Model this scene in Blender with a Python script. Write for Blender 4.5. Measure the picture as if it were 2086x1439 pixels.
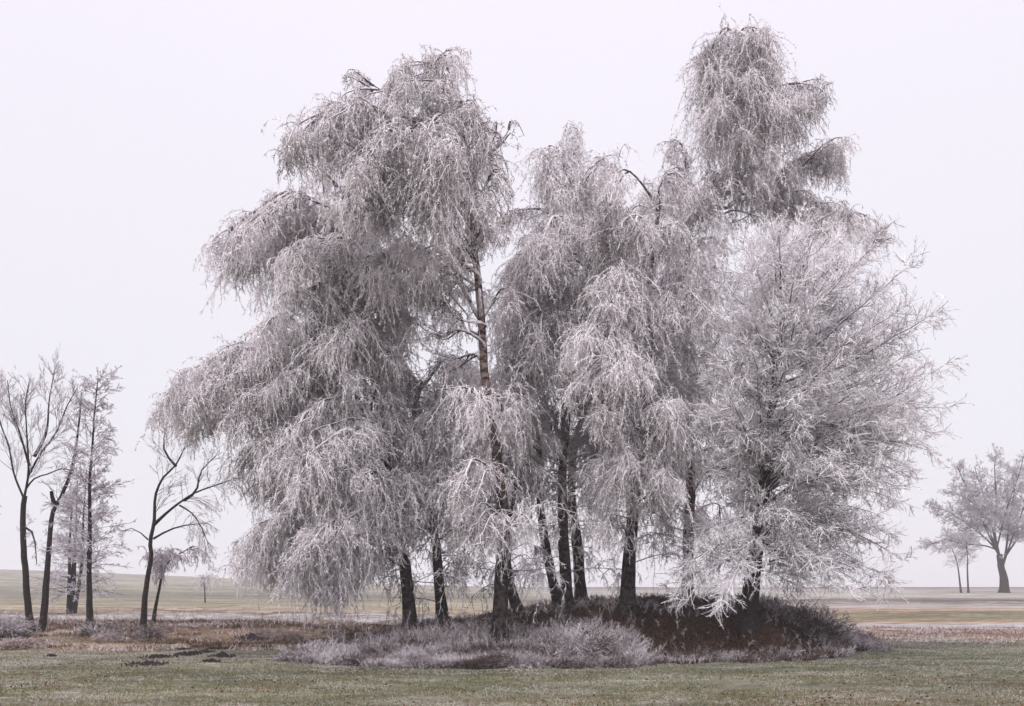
import bpy, math
import numpy as np
from mathutils import Vector
scene = bpy.context.scene
for o in list(bpy.data.objects):
    bpy.data.objects.remove(o)

# ------------------------------------------------------------------ camera, sky, sun, exposure
EYE, FPX, HOR = 1.65, 2003.0, 1195.0            # eye height (m), focal length in photo pixels, level line
cam_d = bpy.data.cameras.new('camera'); cam = bpy.data.objects.new('camera', cam_d)
scene.collection.objects.link(cam); scene.camera = cam
cam.location = (0, 0, EYE); cam.rotation_euler = (math.radians(90), 0, 0)
cam_d.sensor_width = 36; cam_d.lens = 36 * FPX / 2086
cam_d.shift_y = (HOR - 719.5) / 2086
cam_d.clip_end = 3000; cam_d.clip_start = 0.1

SUN_EL, SUN_ROT = math.radians(52), math.radians(205)
w = bpy.data.worlds.new("World"); scene.world = w; w.use_nodes = True
nt = w.node_tree; nt.nodes.clear()
N = nt.nodes.new; LK = nt.links.new
out = N('ShaderNodeOutputWorld'); bg = N('ShaderNodeBackground'); LK(bg.outputs[0], out.inputs[0])
sky = N('ShaderNodeTexSky'); sky.sky_type = 'NISHITA'; sky.sun_disc = False
sky.sun_elevation = SUN_EL; sky.sun_rotation = SUN_ROT
# overcast: a closed lid of pale cloud in front of the clear sky, brighter towards the zenith
tc = N('ShaderNodeTexCoord'); sep = N('ShaderNodeSeparateXYZ'); LK(tc.outputs['Generated'], sep.inputs[0])
rmp = N('ShaderNodeValToRGB'); LK(sep.outputs['Z'], rmp.inputs[0])
rmp.color_ramp.elements[0].position = 0.0; rmp.color_ramp.elements[0].color = (8.3, 8.2, 8.7, 1)
rmp.color_ramp.elements[1].position = 0.9; rmp.color_ramp.elements[1].color = (20.5, 19., 20.6, 1)
e = rmp.color_ramp.elements.new(0.22); e.color = (8.6, 8.4, 9.1, 1)
e = rmp.color_ramp.elements.new(0.52); e.color = (9.3, 8.85, 9.8, 1)
nz = N('ShaderNodeTexNoise'); nz.inputs['Scale'].default_value = 1.6; nz.inputs['Detail'].default_value = 3
LK(tc.outputs['Generated'], nz.inputs[0])
mr = N('ShaderNodeMapRange'); mr.inputs[3].default_value = .97; mr.inputs[4].default_value = 1.03
LK(nz.outputs[0], mr.inputs[0])
vm = N('ShaderNodeVectorMath'); vm.operation = 'SCALE'; LK(rmp.outputs[0], vm.inputs[0]); LK(mr.outputs[0], vm.inputs['Scale'])
mx = N('ShaderNodeMix'); mx.data_type = 'RGBA'; mx.inputs[0].default_value = 0.96
LK(sky.outputs[0], mx.inputs[6]); LK(vm.outputs[0], mx.inputs[7]); LK(mx.outputs[2], bg.inputs[0])
bg.inputs[1].default_value = 0.1

sun_d = bpy.data.lights.new('sun', 'SUN'); sun = bpy.data.objects.new('sun', sun_d)
scene.collection.objects.link(sun)
sun_d.energy = 1.4; sun_d.angle = math.radians(25); sun_d.color = (1, .965, .95)
# light comes from the left, behind the camera, high
sun_dir = Vector((math.sin(SUN_ROT) * math.cos(SUN_EL), math.cos(SUN_ROT) * math.cos(SUN_EL), math.sin(SUN_EL)))
sun.rotation_euler = sun_dir.to_track_quat('Z', 'Y').to_euler()

scene.view_settings.view_transform = 'Standard'; scene.view_settings.look = 'None'
scene.view_settings.exposure = 0.08; scene.view_settings.gamma = 1
cy = scene.cycles
cy.max_bounces = 4; cy.diffuse_bounces = 2; cy.glossy_bounces = 1; cy.transmission_bounces = 1
cy.transparent_max_bounces = 4; cy.volume_bounces = 1

# ------------------------------------------------------------------ helpers
rng = np.random.default_rng(11)
def U(a, b, n=None): return rng.uniform(a, b, n)
def nrm(v): return v / np.maximum(np.linalg.norm(v, axis=-1, keepdims=True), 1e-9)
def at(px, py, Y): return np.array([(px - 1043) / FPX * Y, Y, EYE + (HOR - py) / FPX * Y])
def sst(x): x = np.clip(x, 0, 1); return x * x * (3 - 2 * x)

def vnoise(x, y, seed=0):
    def h(i, j):
        n = (i.astype(np.int64) * 374761393 + j.astype(np.int64) * 668265263 + seed * 1442695041) & 0x7fffffff
        n = ((n ^ (n >> 13)) * 1274126177) & 0x7fffffff
        return ((n ^ (n >> 16)) & 0xffff) / 65535.0
    xi, yi = np.floor(x), np.floor(y); fx, fy = sst(x - xi), sst(y - yi)
    a, b, c, d = h(xi, yi), h(xi + 1, yi), h(xi, yi + 1), h(xi + 1, yi + 1)
    return (a * (1 - fx) + b * fx) * (1 - fy) + (c * (1 - fx) + d * fx) * fy - .5

MX = [-7, -4.9, -3.8, -2.7, -1.2, 0, 2, 4, 6.2, 7.4, 8.7, 10.0]
MZ = [0, .06, .22, .50, .62, .88, 1.16, 1.24, 1.22, .72, .20, 0]
MF = [24, 22.5, 21, 20.2, 19.8, 19.8, 20.2, 21.5, 22.3, 23.5, 25, 26]     # front foot of the mound
MT = [27, 26.8, 26.6, 26.4, 26.4, 26.8, 27.4, 26.3, 24.9, 26.4, 27.5, 28]  # crest
def mound(X, Y):
    zt = np.interp(X, MX, MZ); f = np.interp(X, MX, MF) + .9 * vnoise(X * .9, X * 0, 73) + .5 * vnoise(X * 2.7, X * 0, 74); t = np.interp(X, MX, MT)
    up = np.clip((Y - f) / (t - f), 0, 1); up = up ** 1.1; up = up * .55 + sst(up) * .45
    dn = 1 - sst((Y - t - 2.0) / 6.0)
    return zt * up * dn
def ground(X, Y):
    X = np.asarray(X, float); Y = np.asarray(Y, float)
    z = mound(X, Y)
    bh = np.interp(X, [-30, -6, 4, 12], [.38, .34, .12, .10])
    bank = sst((Y - 26.5 - 1.2 * vnoise(X * .25, Y * 0, 5)) / 7.0)
    z = np.maximum(z, bank * bh)
    A = np.interp(X, [-160, -104, -54, -20, 0, 200], [6.6, 5.2, 3.1, 2.0, 1.52, 1.50])
    z = z + np.maximum(A - bh, 0) * sst((Y - 45) / 175.0) - 16 * sst((Y - 225) / 400.0)
    z = z + .18 * vnoise(X * .07, Y * .07, 3) * sst((Y - 34) / 20)
    near = 1 - sst((Y - 45) / 30)
    z = z + near * (.05 * vnoise(X * .7, Y * .7, 1) + .03 * vnoise(X * 2.3, Y * 2.3, 2))
    rough = sst((z - .06) / .2) * near
    z = z + rough * (.20 * vnoise(X * 1.3, Y * 1.3, 8) + .07 * vnoise(X * 3.1, Y * 3.1, 9))
    return z
def hit(px, py):
    """where the sight line through a photo point meets the ground"""
    Y = np.linspace(12, 230, 6000); X = (px - 1043) / FPX * Y; z = EYE + (HOR - py) / FPX * Y
    k = np.argmax(z <= ground(X, Y)); return float(X[k]), float(Y[k])

class MB:
    def __init__(s): s.v = []; s.q = []; s.t = []; s.n = 0
    def add(s, v, q=None, t=None):
        v = np.asarray(v, np.float32).reshape(-1, 3)
        if q is not None and len(q): s.q.append(np.asarray(q, np.int32) + s.n)
        if t is not None and len(t): s.t.append(np.asarray(t, np.int32) + s.n)
        s.v.append(v); s.n += len(v)
    def tubes(s, P, R, sides=3, cap=False):
        P = np.asarray(P, float); n, m, _ = P.shape
        if n == 0: return
        R = np.broadcast_to(R, (n, m))
        T = np.empty_like(P); T[:, 1:-1] = P[:, 2:] - P[:, :-2]; T[:, 0] = P[:, 1] - P[:, 0]; T[:, -1] = P[:, -1] - P[:, -2]
        T = nrm(T)
        mean = nrm(P[:, -1] - P[:, 0] + 1e-6)
        ref = np.where(np.abs(mean[:, 2:3]) > .7, np.array([[.31, .95, 0.]]), np.array([[0.05, 0.1, 1.]]))[:, None, :]
        A = nrm(np.cross(T, ref)); B = np.cross(T, A)
        a = np.arange(sides) * 2 * np.pi / sides
        ph = (U(0, 6.3, n) if sides < 6 else np.zeros(n))[:, None, None, None]
        ang = a[None, None, :, None] + ph
        V = P[:, :, None, :] + R[:, :, None, None] * (np.cos(ang) * A[:, :, None, :] + np.sin(ang) * B[:, :, None, :])
        idx = np.arange(n * m * sides).reshape(n, m, sides); nx = np.roll(idx, -1, 2)
        Q = np.stack([idx[:, :-1], nx[:, :-1], nx[:, 1:], idx[:, 1:]], -1).reshape(-1, 4)
        s.add(V.reshape(-1, 3), Q)
    def spikes(s, P, D, R):
        """thin three-sided tapering needles"""
        n = len(P)
        if n == 0: return
        t = nrm(D); r = nrm(rng.normal(size=(n, 3))); A = nrm(np.cross(t, r)); B = np.cross(t, A)
        R = np.broadcast_to(R, (n,))[:, None]
        V = np.stack([P + R * A, P + R * (-.5 * A + .87 * B), P + R * (-.5 * A - .87 * B), P + D], 1)
        b = (np.arange(n) * 4)[:, None]
        s.add(V.reshape(-1, 3), None, np.concatenate([b + [0, 1, 3], b + [1, 2, 3], b + [2, 0, 3]]))
    def build(s, name, mat, parent=None, smooth=False):
        me = bpy.data.meshes.new(name)
        V = np.concatenate(s.v); q = np.concatenate(s.q) if s.q else np.zeros((0, 4), np.int32)
        t = np.concatenate(s.t) if s.t else np.zeros((0, 3), np.int32)
        org = np.array(parent.location) if parent is not None else np.zeros(3)
        me.vertices.add(len(V)); me.vertices.foreach_set('co', (V - org).astype(np.float32).ravel())
        me.loops.add(q.size + t.size); me.loops.foreach_set('vertex_index', np.concatenate([q.ravel(), t.ravel()]).astype(np.int32))
        me.polygons.add(len(q) + len(t))
        ls = np.concatenate([np.arange(len(q)) * 4, q.size + np.arange(len(t)) * 3]).astype(np.int32)
        me.polygons.foreach_set('loop_start', ls)
        me.polygons.foreach_set('use_smooth', np.full(len(q) + len(t), smooth))
        me.update(calc_edges=True); me.materials.append(mat)
        o = bpy.data.objects.new(name, me); scene.collection.objects.link(o)
        if parent is not None: o.parent = parent
        return o

def tag(o, label=None, cat=None, group=None, kind=None):
    if label: o['label'] = label
    if cat: o['category'] = cat
    if group: o['group'] = group
    if kind: o['kind'] = kind
    return o
def thing(name, loc, label, cat, group=None):
    o = bpy.data.objects.new(name, None); o.location = [float(c) for c in loc]; o.empty_display_size = .3
    scene.collection.objects.link(o); return tag(o, label, cat, group)

def spline(pts, step=.15):
    """Catmull-Rom through 3-D points, resampled evenly"""
    P = np.asarray(pts, float)
    if len(P) == 2: C = P[0] + (P[1] - P[0]) * np.linspace(0, 1, 12)[:, None]
    else:
        E = np.vstack([2 * P[0] - P[1], P, 2 * P[-1] - P[-2]]); t = np.linspace(0, 1, 10, endpoint=False)[:, None]; C = []
        for i in range(1, len(E) - 2):
            a, b, c, d = E[i - 1:i + 3]
            C.append(.5 * (2 * b + (c - a) * t + (2 * a - 5 * b + 4 * c - d) * t ** 2 + (3 * b - a - 3 * c + d) * t ** 3))
        C = np.vstack(C + [P[-1:]])
    s = np.concatenate([[0], np.cumsum(np.linalg.norm(np.diff(C, axis=0), axis=1))])
    n = max(4, int(s[-1] / step)); u = np.linspace(0, s[-1], n)
    return np.stack([np.interp(u, s, C[:, k]) for k in range(3)], 1), s[-1]

def grow(p, d, L, S, trop=0., wig=.1):
    n = len(p); P = np.empty((n, S + 1, 3)); P[:, 0] = p; d = nrm(d); h = (np.broadcast_to(L, (n,)) / S)[:, None]
    tr = np.broadcast_to(trop, (n,))
    for i in range(S):
        d = d + rng.normal(size=(n, 3)) * wig; d[:, 2] += tr; d = nrm(d); P[:, i + 1] = P[:, i] + d * h
    return P
def sample(P, k, lo=.15, hi=1.):
    """k random points on each polyline: positions, tangents, parameter, parent index"""
    n, m, _ = P.shape; idx = np.repeat(np.arange(n), k) if np.isscalar(k) else np.repeat(np.arange(n), k)
    t = U(lo, hi, len(idx)); f = t * (m - 1); i = np.minimum(f.astype(int), m - 2); f = (f - i)[:, None]
    a, b = P[idx, i], P[idx, i + 1]
    return a + (b - a) * f, nrm(b - a), t, idx
def off(T, ang, zbias=0.):
    """directions leaving tangents T at an angle"""
    r = rng.normal(size=T.shape); r[:, 2] += zbias; q = nrm(r - T * np.sum(r * T, 1, keepdims=True))
    a = np.broadcast_to(ang, (len(T),))[:, None]
    return T * np.cos(a) + q * np.sin(a)

# ------------------------------------------------------------------ materials
def newmat(name, rough=.9):
    m = bpy.data.materials.new(name); m.use_nodes = True; n = m.node_tree; b = n.nodes['Principled BSDF']
    b.inputs['Roughness'].default_value = rough; b.inputs['Specular IOR Level'].default_value = .15
    return m, n, b
def frosty(name, dark, dark2, frost, lo, hi, scale=1.2, fine=25., zw=.5, bump=0., pv=1.1):
    """dark stems carrying rime: more of it on upward faces and in uneven patches; on crowns the darker undersides and patches also paint in shade"""
    m, n, b = newmat(name); A = n.nodes.new; K = n.links.new
    g = A('ShaderNodeNewGeometry'); s = A('ShaderNodeSeparateXYZ'); K(g.outputs['Normal'], s.inputs[0])
    n1 = A('ShaderNodeTexNoise'); n1.inputs['Scale'].default_value = scale; n1.inputs['Detail'].default_value = 3; K(g.outputs['Position'], n1.inputs[0])
    n2 = A('ShaderNodeTexNoise'); n2.inputs['Scale'].default_value = fine; n2.inputs['Detail'].default_value = 2; K(g.outputs['Position'], n2.inputs[0])
    a = A('ShaderNodeMath'); a.operation = 'MULTIPLY_ADD'; a.inputs[1].default_value = zw * .5; a.inputs[2].default_value = .5; K(s.outputs[2], a.inputs[0])
    c = A('ShaderNodeMath'); c.operation = 'MULTIPLY_ADD'; c.inputs[1].default_value = pv; K(n1.outputs[0], c.inputs[0]); K(a.outputs[0], c.inputs[2])
    d = A('ShaderNodeMath'); d.operation = 'MULTIPLY_ADD'; d.inputs[1].default_value = .9; K(n2.outputs[0], d.inputs[0]); K(c.outputs[0], d.inputs[2])
    r = A('ShaderNodeMapRange'); r.inputs[1].default_value = lo; r.inputs[2].default_value = hi; K(d.outputs[0], r.inputs[0])
    mm = A('ShaderNodeMix'); mm.data_type = 'RGBA'; mm.inputs[6].default_value = (*dark, 1); mm.inputs[7].default_value = (*dark2, 1); K(n2.outputs[0], mm.inputs[0])
    m2 = A('ShaderNodeMix'); m2.data_type = 'RGBA'; K(r.outputs[0], m2.inputs[0]); K(mm.outputs[2], m2.inputs[6]); m2.inputs[7].default_value = (*frost, 1)
    K(m2.outputs[2], b.inputs['Base Color'])
    if bump:
        bp = A('ShaderNodeBump'); bp.inputs['Strength'].default_value = bump; bp.inputs['Distance'].default_value = .03; K(n2.outputs[0], bp.inputs['Height']); K(bp.outputs[0], b.inputs['Normal'])
    return m
M = {}
M['twig'] = frosty('rimed_birch_twigs', (.05, .036, .036), (.12, .09, .09), (.93, .885, .905), 1.24, 1.98, .6, 22, .9, pv=1.9)  # real rime, but dark undersides and patches also paint shade into the crown
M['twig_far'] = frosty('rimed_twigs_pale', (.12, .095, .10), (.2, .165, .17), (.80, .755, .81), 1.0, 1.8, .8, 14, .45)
M['larch'] = frosty('rimed_larch_twigs', (.035, .027, .028), (.085, .066, .068), (.95, .915, .94), 1.16, 1.84, .6, 22, .9, pv=1.7)
M['limb'] = frosty('rimed_dark_branch', (.022, .017, .018), (.05, .038, .038), (.78, .74, .76), 1.15, 1.75, 1.5, 18, 1.2)
M['trunk_dark'] = frosty('dark_fissured_bark', (.008, .006, .006), (.05, .038, .034), (.26, .235, .235), 1.72, 2.3, 3, 14, .3, .9)
M['weed'] = frosty('rimed_dead_weeds', (.04, .025, .022), (.11, .078, .07), (.60, .555, .575), 1.88, 2.55, .9, 12, .6, pv=2.4)
M['brown'] = frosty('dead_brown_grass', (.022, .012, .008), (.11, .062, .038), (.30, .26, .25), 1.75, 2.5, .8, 9, .5)  # dead grass of the mound, with some tree shade put into its colour
M['bank'] = frosty('withered_bank_grass', (.06, .033, .02), (.17, .105, .065), (.45, .40, .38), 1.55, 2.3, .8, 9, .5)
M['straw'] = frosty('rimed_straw_grass', (.16, .09, .055), (.30, .21, .14), (.66, .60, .62), 1.25, 1.9, .9, 9, .4)

def birch_bark(name, tan, z0, z1):
    """dark rough bark at the foot turning into pinkish tan birch bark with black scars higher up"""
    m, n, b = newmat(name, .8); A = n.nodes.new; K = n.links.new
    g = A('ShaderNodeNewGeometry'); s = A('ShaderNodeSeparateXYZ'); K(g.outputs['Position'], s.inputs[0])
    mp = A('ShaderNodeMapping'); mp.inputs['Scale'].default_value = (2.2, 2.2, 6); K(g.outputs['Position'], mp.inputs[0])
    n1 = A('ShaderNodeTexNoise'); n1.inputs['Scale'].default_value = 1.3; n1.inputs['Detail'].default_value = 5; n1.inputs['Roughness'].default_value = .7; K(mp.outputs[0], n1.inputs[0])
    sc = A('ShaderNodeValToRGB'); sc.color_ramp.elements[0].position = .42; sc.color_ramp.elements[0].color = (.022, .016, .015, 1)
    sc.color_ramp.elements[1].position = .56; sc.color_ramp.elements[1].color = (*tan, 1); K(n1.outputs[0], sc.inputs[0])
    n2 = A('ShaderNodeTexNoise'); n2.inputs['Scale'].default_value = 9; n2.inputs['Detail'].default_value = 4; K(g.outputs['Position'], n2.inputs[0])
    dk = A('ShaderNodeValToRGB'); dk.color_ramp.elements[0].position = .38; dk.color_ramp.elements[1].position = .68; dk.color_ramp.elements[0].color = (.008, .006, .006, 1); dk.color_ramp.elements[1].color = (.085, .066, .06, 1); K(n2.outputs[0], dk.inputs[0])
    ad = A('ShaderNodeMath'); ad.operation = 'MULTIPLY_ADD'; ad.inputs[1].default_value = 3.; K(n1.outputs[0], ad.inputs[0]); K(s.outputs[2], ad.inputs[2])
    r = A('ShaderNodeMapRange'); r.inputs[1].default_value = z0 + 1.5; r.inputs[2].default_value = z1 + 1.5; K(ad.outputs[0], r.inputs[0])
    mm = A('ShaderNodeMix'); mm.data_type = 'RGBA'; K(r.outputs[0], mm.inputs[0]); K(dk.outputs[0], mm.inputs[6]); K(sc.outputs[0], mm.inputs[7])
    K(mm.outputs[2], b.inputs['Base Color'])
    bp = A('ShaderNodeBump'); bp.inputs['Strength'].default_value = .7; bp.inputs['Distance'].default_value = .03; K(n2.outputs[0], bp.inputs['Height']); K(bp.outputs[0], b.inputs['Normal'])
    return m
M['birch'] = birch_bark('birch_bark', (.30, .215, .185), 3.0, 8.0)
M['birch_pale'] = birch_bark('birch_bark_pale', (.36, .27, .24), 2.5, 6.0)

# ground: bands of meadow, dead grass bank, frosty track and far fields, by distance from the near meadow
def ground_mat():
    m, n, b = newmat('frosted_meadow', .95); A = n.nodes.new; K = n.links.new
    g = A('ShaderNodeNewGeometry'); s = A('ShaderNodeSeparateXYZ'); K(g.outputs['Position'], s.inputs[0])
    def noise(sc, det=4, ro=.6, vec=None):
        x = A('ShaderNodeTexNoise'); x.inputs['Scale'].default_value = sc; x.inputs['Detail'].default_value = det; x.inputs['Roughness'].default_value = ro
        K(vec or g.outputs['Position'], x.inputs[0]); return x.outputs[0]
    def math_(op, a, c=None, d=None):
        x = A('ShaderNodeMath'); x.operation = op
        for i, v in enumerate((a, c, d)):
            if v is None: continue
            if isinstance(v, (int, float)): x.inputs[i].default_value = v
            else: K(v, x.inputs[i])
        return x.outputs[0]
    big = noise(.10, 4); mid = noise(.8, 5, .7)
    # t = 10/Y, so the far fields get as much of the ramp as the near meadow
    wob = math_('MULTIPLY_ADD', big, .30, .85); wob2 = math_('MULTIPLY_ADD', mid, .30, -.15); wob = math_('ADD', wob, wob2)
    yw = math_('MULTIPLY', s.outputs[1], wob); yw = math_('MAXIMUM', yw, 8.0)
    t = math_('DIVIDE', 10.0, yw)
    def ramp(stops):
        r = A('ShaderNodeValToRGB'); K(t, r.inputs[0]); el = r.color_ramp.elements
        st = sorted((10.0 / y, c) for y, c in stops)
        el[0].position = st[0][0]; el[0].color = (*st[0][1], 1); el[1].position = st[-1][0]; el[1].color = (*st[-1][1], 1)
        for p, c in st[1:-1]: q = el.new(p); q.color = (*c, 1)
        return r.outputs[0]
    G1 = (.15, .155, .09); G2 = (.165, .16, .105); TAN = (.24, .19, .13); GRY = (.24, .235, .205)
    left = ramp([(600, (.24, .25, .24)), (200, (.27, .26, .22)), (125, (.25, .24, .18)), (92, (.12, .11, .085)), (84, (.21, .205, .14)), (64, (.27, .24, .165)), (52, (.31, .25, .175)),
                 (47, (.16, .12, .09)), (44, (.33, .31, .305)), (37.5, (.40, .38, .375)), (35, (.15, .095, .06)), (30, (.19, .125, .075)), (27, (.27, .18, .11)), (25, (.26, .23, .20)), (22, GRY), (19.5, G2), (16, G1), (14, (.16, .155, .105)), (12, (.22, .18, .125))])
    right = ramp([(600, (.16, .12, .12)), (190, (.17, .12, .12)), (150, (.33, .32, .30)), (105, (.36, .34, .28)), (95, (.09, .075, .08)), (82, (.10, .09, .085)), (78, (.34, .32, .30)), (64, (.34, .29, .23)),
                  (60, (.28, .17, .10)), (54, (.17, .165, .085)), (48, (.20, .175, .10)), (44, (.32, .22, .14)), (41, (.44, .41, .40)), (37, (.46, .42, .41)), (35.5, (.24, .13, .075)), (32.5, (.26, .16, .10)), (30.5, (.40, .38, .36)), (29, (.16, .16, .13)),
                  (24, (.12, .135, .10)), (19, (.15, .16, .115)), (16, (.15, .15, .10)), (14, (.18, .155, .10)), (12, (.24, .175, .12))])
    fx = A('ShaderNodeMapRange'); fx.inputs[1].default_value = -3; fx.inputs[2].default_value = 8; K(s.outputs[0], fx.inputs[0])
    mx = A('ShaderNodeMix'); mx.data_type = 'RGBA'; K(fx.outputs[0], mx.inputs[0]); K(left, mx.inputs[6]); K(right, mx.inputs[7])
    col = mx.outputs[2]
    # patches of dead leaves/grass and of rime
    pat = A('ShaderNodeMapRange'); pat.inputs[1].default_value = .5; pat.inputs[2].default_value = .72; K(noise(.45, 6, .75), pat.inputs[0])
    br = A('ShaderNodeMix'); br.data_type = 'RGBA'; K(math_('MULTIPLY', pat.outputs[0], .5), br.inputs[0]); K(col, br.inputs[6]); br.inputs[7].default_value = (.20, .115, .06, 1)
    mp = A('ShaderNodeMapping'); mp.inputs['Scale'].default_value = (.35, 1.1, 1); mp.inputs['Location'].default_value = (7, 3, 0); K(g.outputs['Position'], mp.inputs[0])
    fr = A('ShaderNodeMapRange'); fr.inputs[1].default_value = .48; fr.inputs[2].default_value = .78; K(noise(1.6, 9, .85, mp.outputs[0]), fr.inputs[0])
    f2 = A('ShaderNodeMix'); f2.data_type = 'RGBA'; K(math_('MULTIPLY', fr.outputs[0], .75), f2.inputs[0]); K(br.outputs[2], f2.inputs[6]); f2.inputs[7].default_value = (.50, .48, .47, 1)
    fine = noise(14, 6, .8); mid2 = noise(3.2, 6, .8)
    mp2 = A('ShaderNodeMapping'); mp2.inputs['Scale'].default_value = (.10, .45, 1); K(g.outputs['Position'], mp2.inputs[0])
    streak = noise(1., 8, .8, mp2.outputs[0])
    k = math_('MULTIPLY', math_('MULTIPLY_ADD', fine, 2.2, -.15), math_('MULTIPLY_ADD', mid2, 1.8, .05)); k = math_('MULTIPLY', k, math_('MAXIMUM', .25, math_('MULTIPLY_ADD', streak, 4.6, -1.36)))
    vm = A('ShaderNodeVectorMath'); vm.operation = 'SCALE'; K(f2.outputs[2], vm.inputs[0]); K(k, vm.inputs['Scale'])
    # bare dark soil and leaf litter on the raised mound, tree shade painted into the tone (height above the meadow decides)
    at_ = A('ShaderNodeAttribute'); at_.attribute_name = 'litter'
    so = A('ShaderNodeMix'); so.data_type = 'RGBA'; K(at_.outputs['Fac'], so.inputs[0]); K(vm.outputs[0], so.inputs[6])
    lit = A('ShaderNodeValToRGB'); lit.color_ramp.elements[0].position = .3; lit.color_ramp.elements[0].color = (.012, .007, .006, 1); lit.color_ramp.elements[1].position = .75; lit.color_ramp.elements[1].color = (.10, .06, .04, 1); K(fine, lit.inputs[0])
    K(lit.outputs[0], so.inputs[7]); K(so.outputs[2], b.inputs['Base Color'])
    bp = A('ShaderNodeBump'); bp.inputs['Strength'].default_value = .8; bp.inputs['Distance'].default_value = .06; K(fine, bp.inputs['Height']); K(bp.outputs[0], b.inputs['Normal'])
    return m

# ------------------------------------------------------------------ ground sheet
def build_ground():
    xs = np.concatenate([-20 - np.geomspace(1, 681, 70)[::-1] + 1 - .2, np.arange(-20, 20, .16), 20 + np.geomspace(1, 681, 70) - 1])
    ys = np.concatenate([np.linspace(-60, 9, 16), np.arange(9.2, 46, .16), 46 + np.geomspace(1, 655, 110) - 1])
    X, Y = np.meshgrid(xs, ys); Z = ground(X, Y)
    n, k = X.shape; idx = np.arange(n * k).reshape(n, k)
    mb = MB(); mb.add(np.stack([X, Y, Z], -1).reshape(-1, 3), np.stack([idx[:-1, :-1], idx[:-1, 1:], idx[1:, 1:], idx[1:, :-1]], -1).reshape(-1, 4))
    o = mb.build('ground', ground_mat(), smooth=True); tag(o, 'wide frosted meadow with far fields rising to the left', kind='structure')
    mz = mound(X, Y); lit = sst((mz + .12 * vnoise(X * 1.1, Y * 1.1, 4) - .10) / .16)
    a = o.data.attributes.new('litter', 'FLOAT', 'POINT'); a.data.foreach_set('value', lit.ravel().astype(np.float32))
build_ground()

# ------------------------------------------------------------------ tree building blocks
def trunk_curve(pts, Y0, lean=0.):
    """pts: photo points from the foot up; the stem keeps the distance Y0 (+ lean per point)"""
    n = len(pts); w_ = [at(x, y, Y0 + lean * i / (n - 1)) for i, (x, y) in enumerate(pts)]
    w_[0][2] = float(ground(w_[0][0], w_[0][1])) - .15
    return spline(w_, .25)
def stem(mb, C, r0, r1, flare=.5, sides=12, rough=.05):
    n = len(C); t = np.linspace(0, 1, n); L = np.linalg.norm(C[-1] - C[0])
    R = r0 + (r1 - r0) * t ** .85; R = R * (1 + flare * np.exp(-t * L / .35)) 
    R = R * (1 + rough * np.convolve(rng.normal(size=n + 4), np.ones(5) / 5, 'valid') * 2)
    Cn = C + np.convolve(rng.normal(size=n + 4), np.ones(5) / 5, 'valid')[:, None] * np.array([.03, .03, 0]) * min(1, r0 * 5)
    m0 = mb.n; mb.tubes(Cn[None], R[None], sides)
    if sides >= 8:   # buttressed, uneven outline
        V = mb.v[-1].reshape(n, sides, 3); a = np.arange(sides) * 2 * np.pi / sides
        lob = 1 + .10 * np.sin(a * 3 + 1) + .06 * np.sin(a * 5 + 2)
        fl = np.exp(-t * L / .5)[:, None] * .30 * np.sin(a * 4 + U(0, 6))[None]
        V[:] = Cn[:, None] + (V - Cn[:, None]) * (lob[None] + fl)[:, :, None]
    return Cn, R

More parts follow.
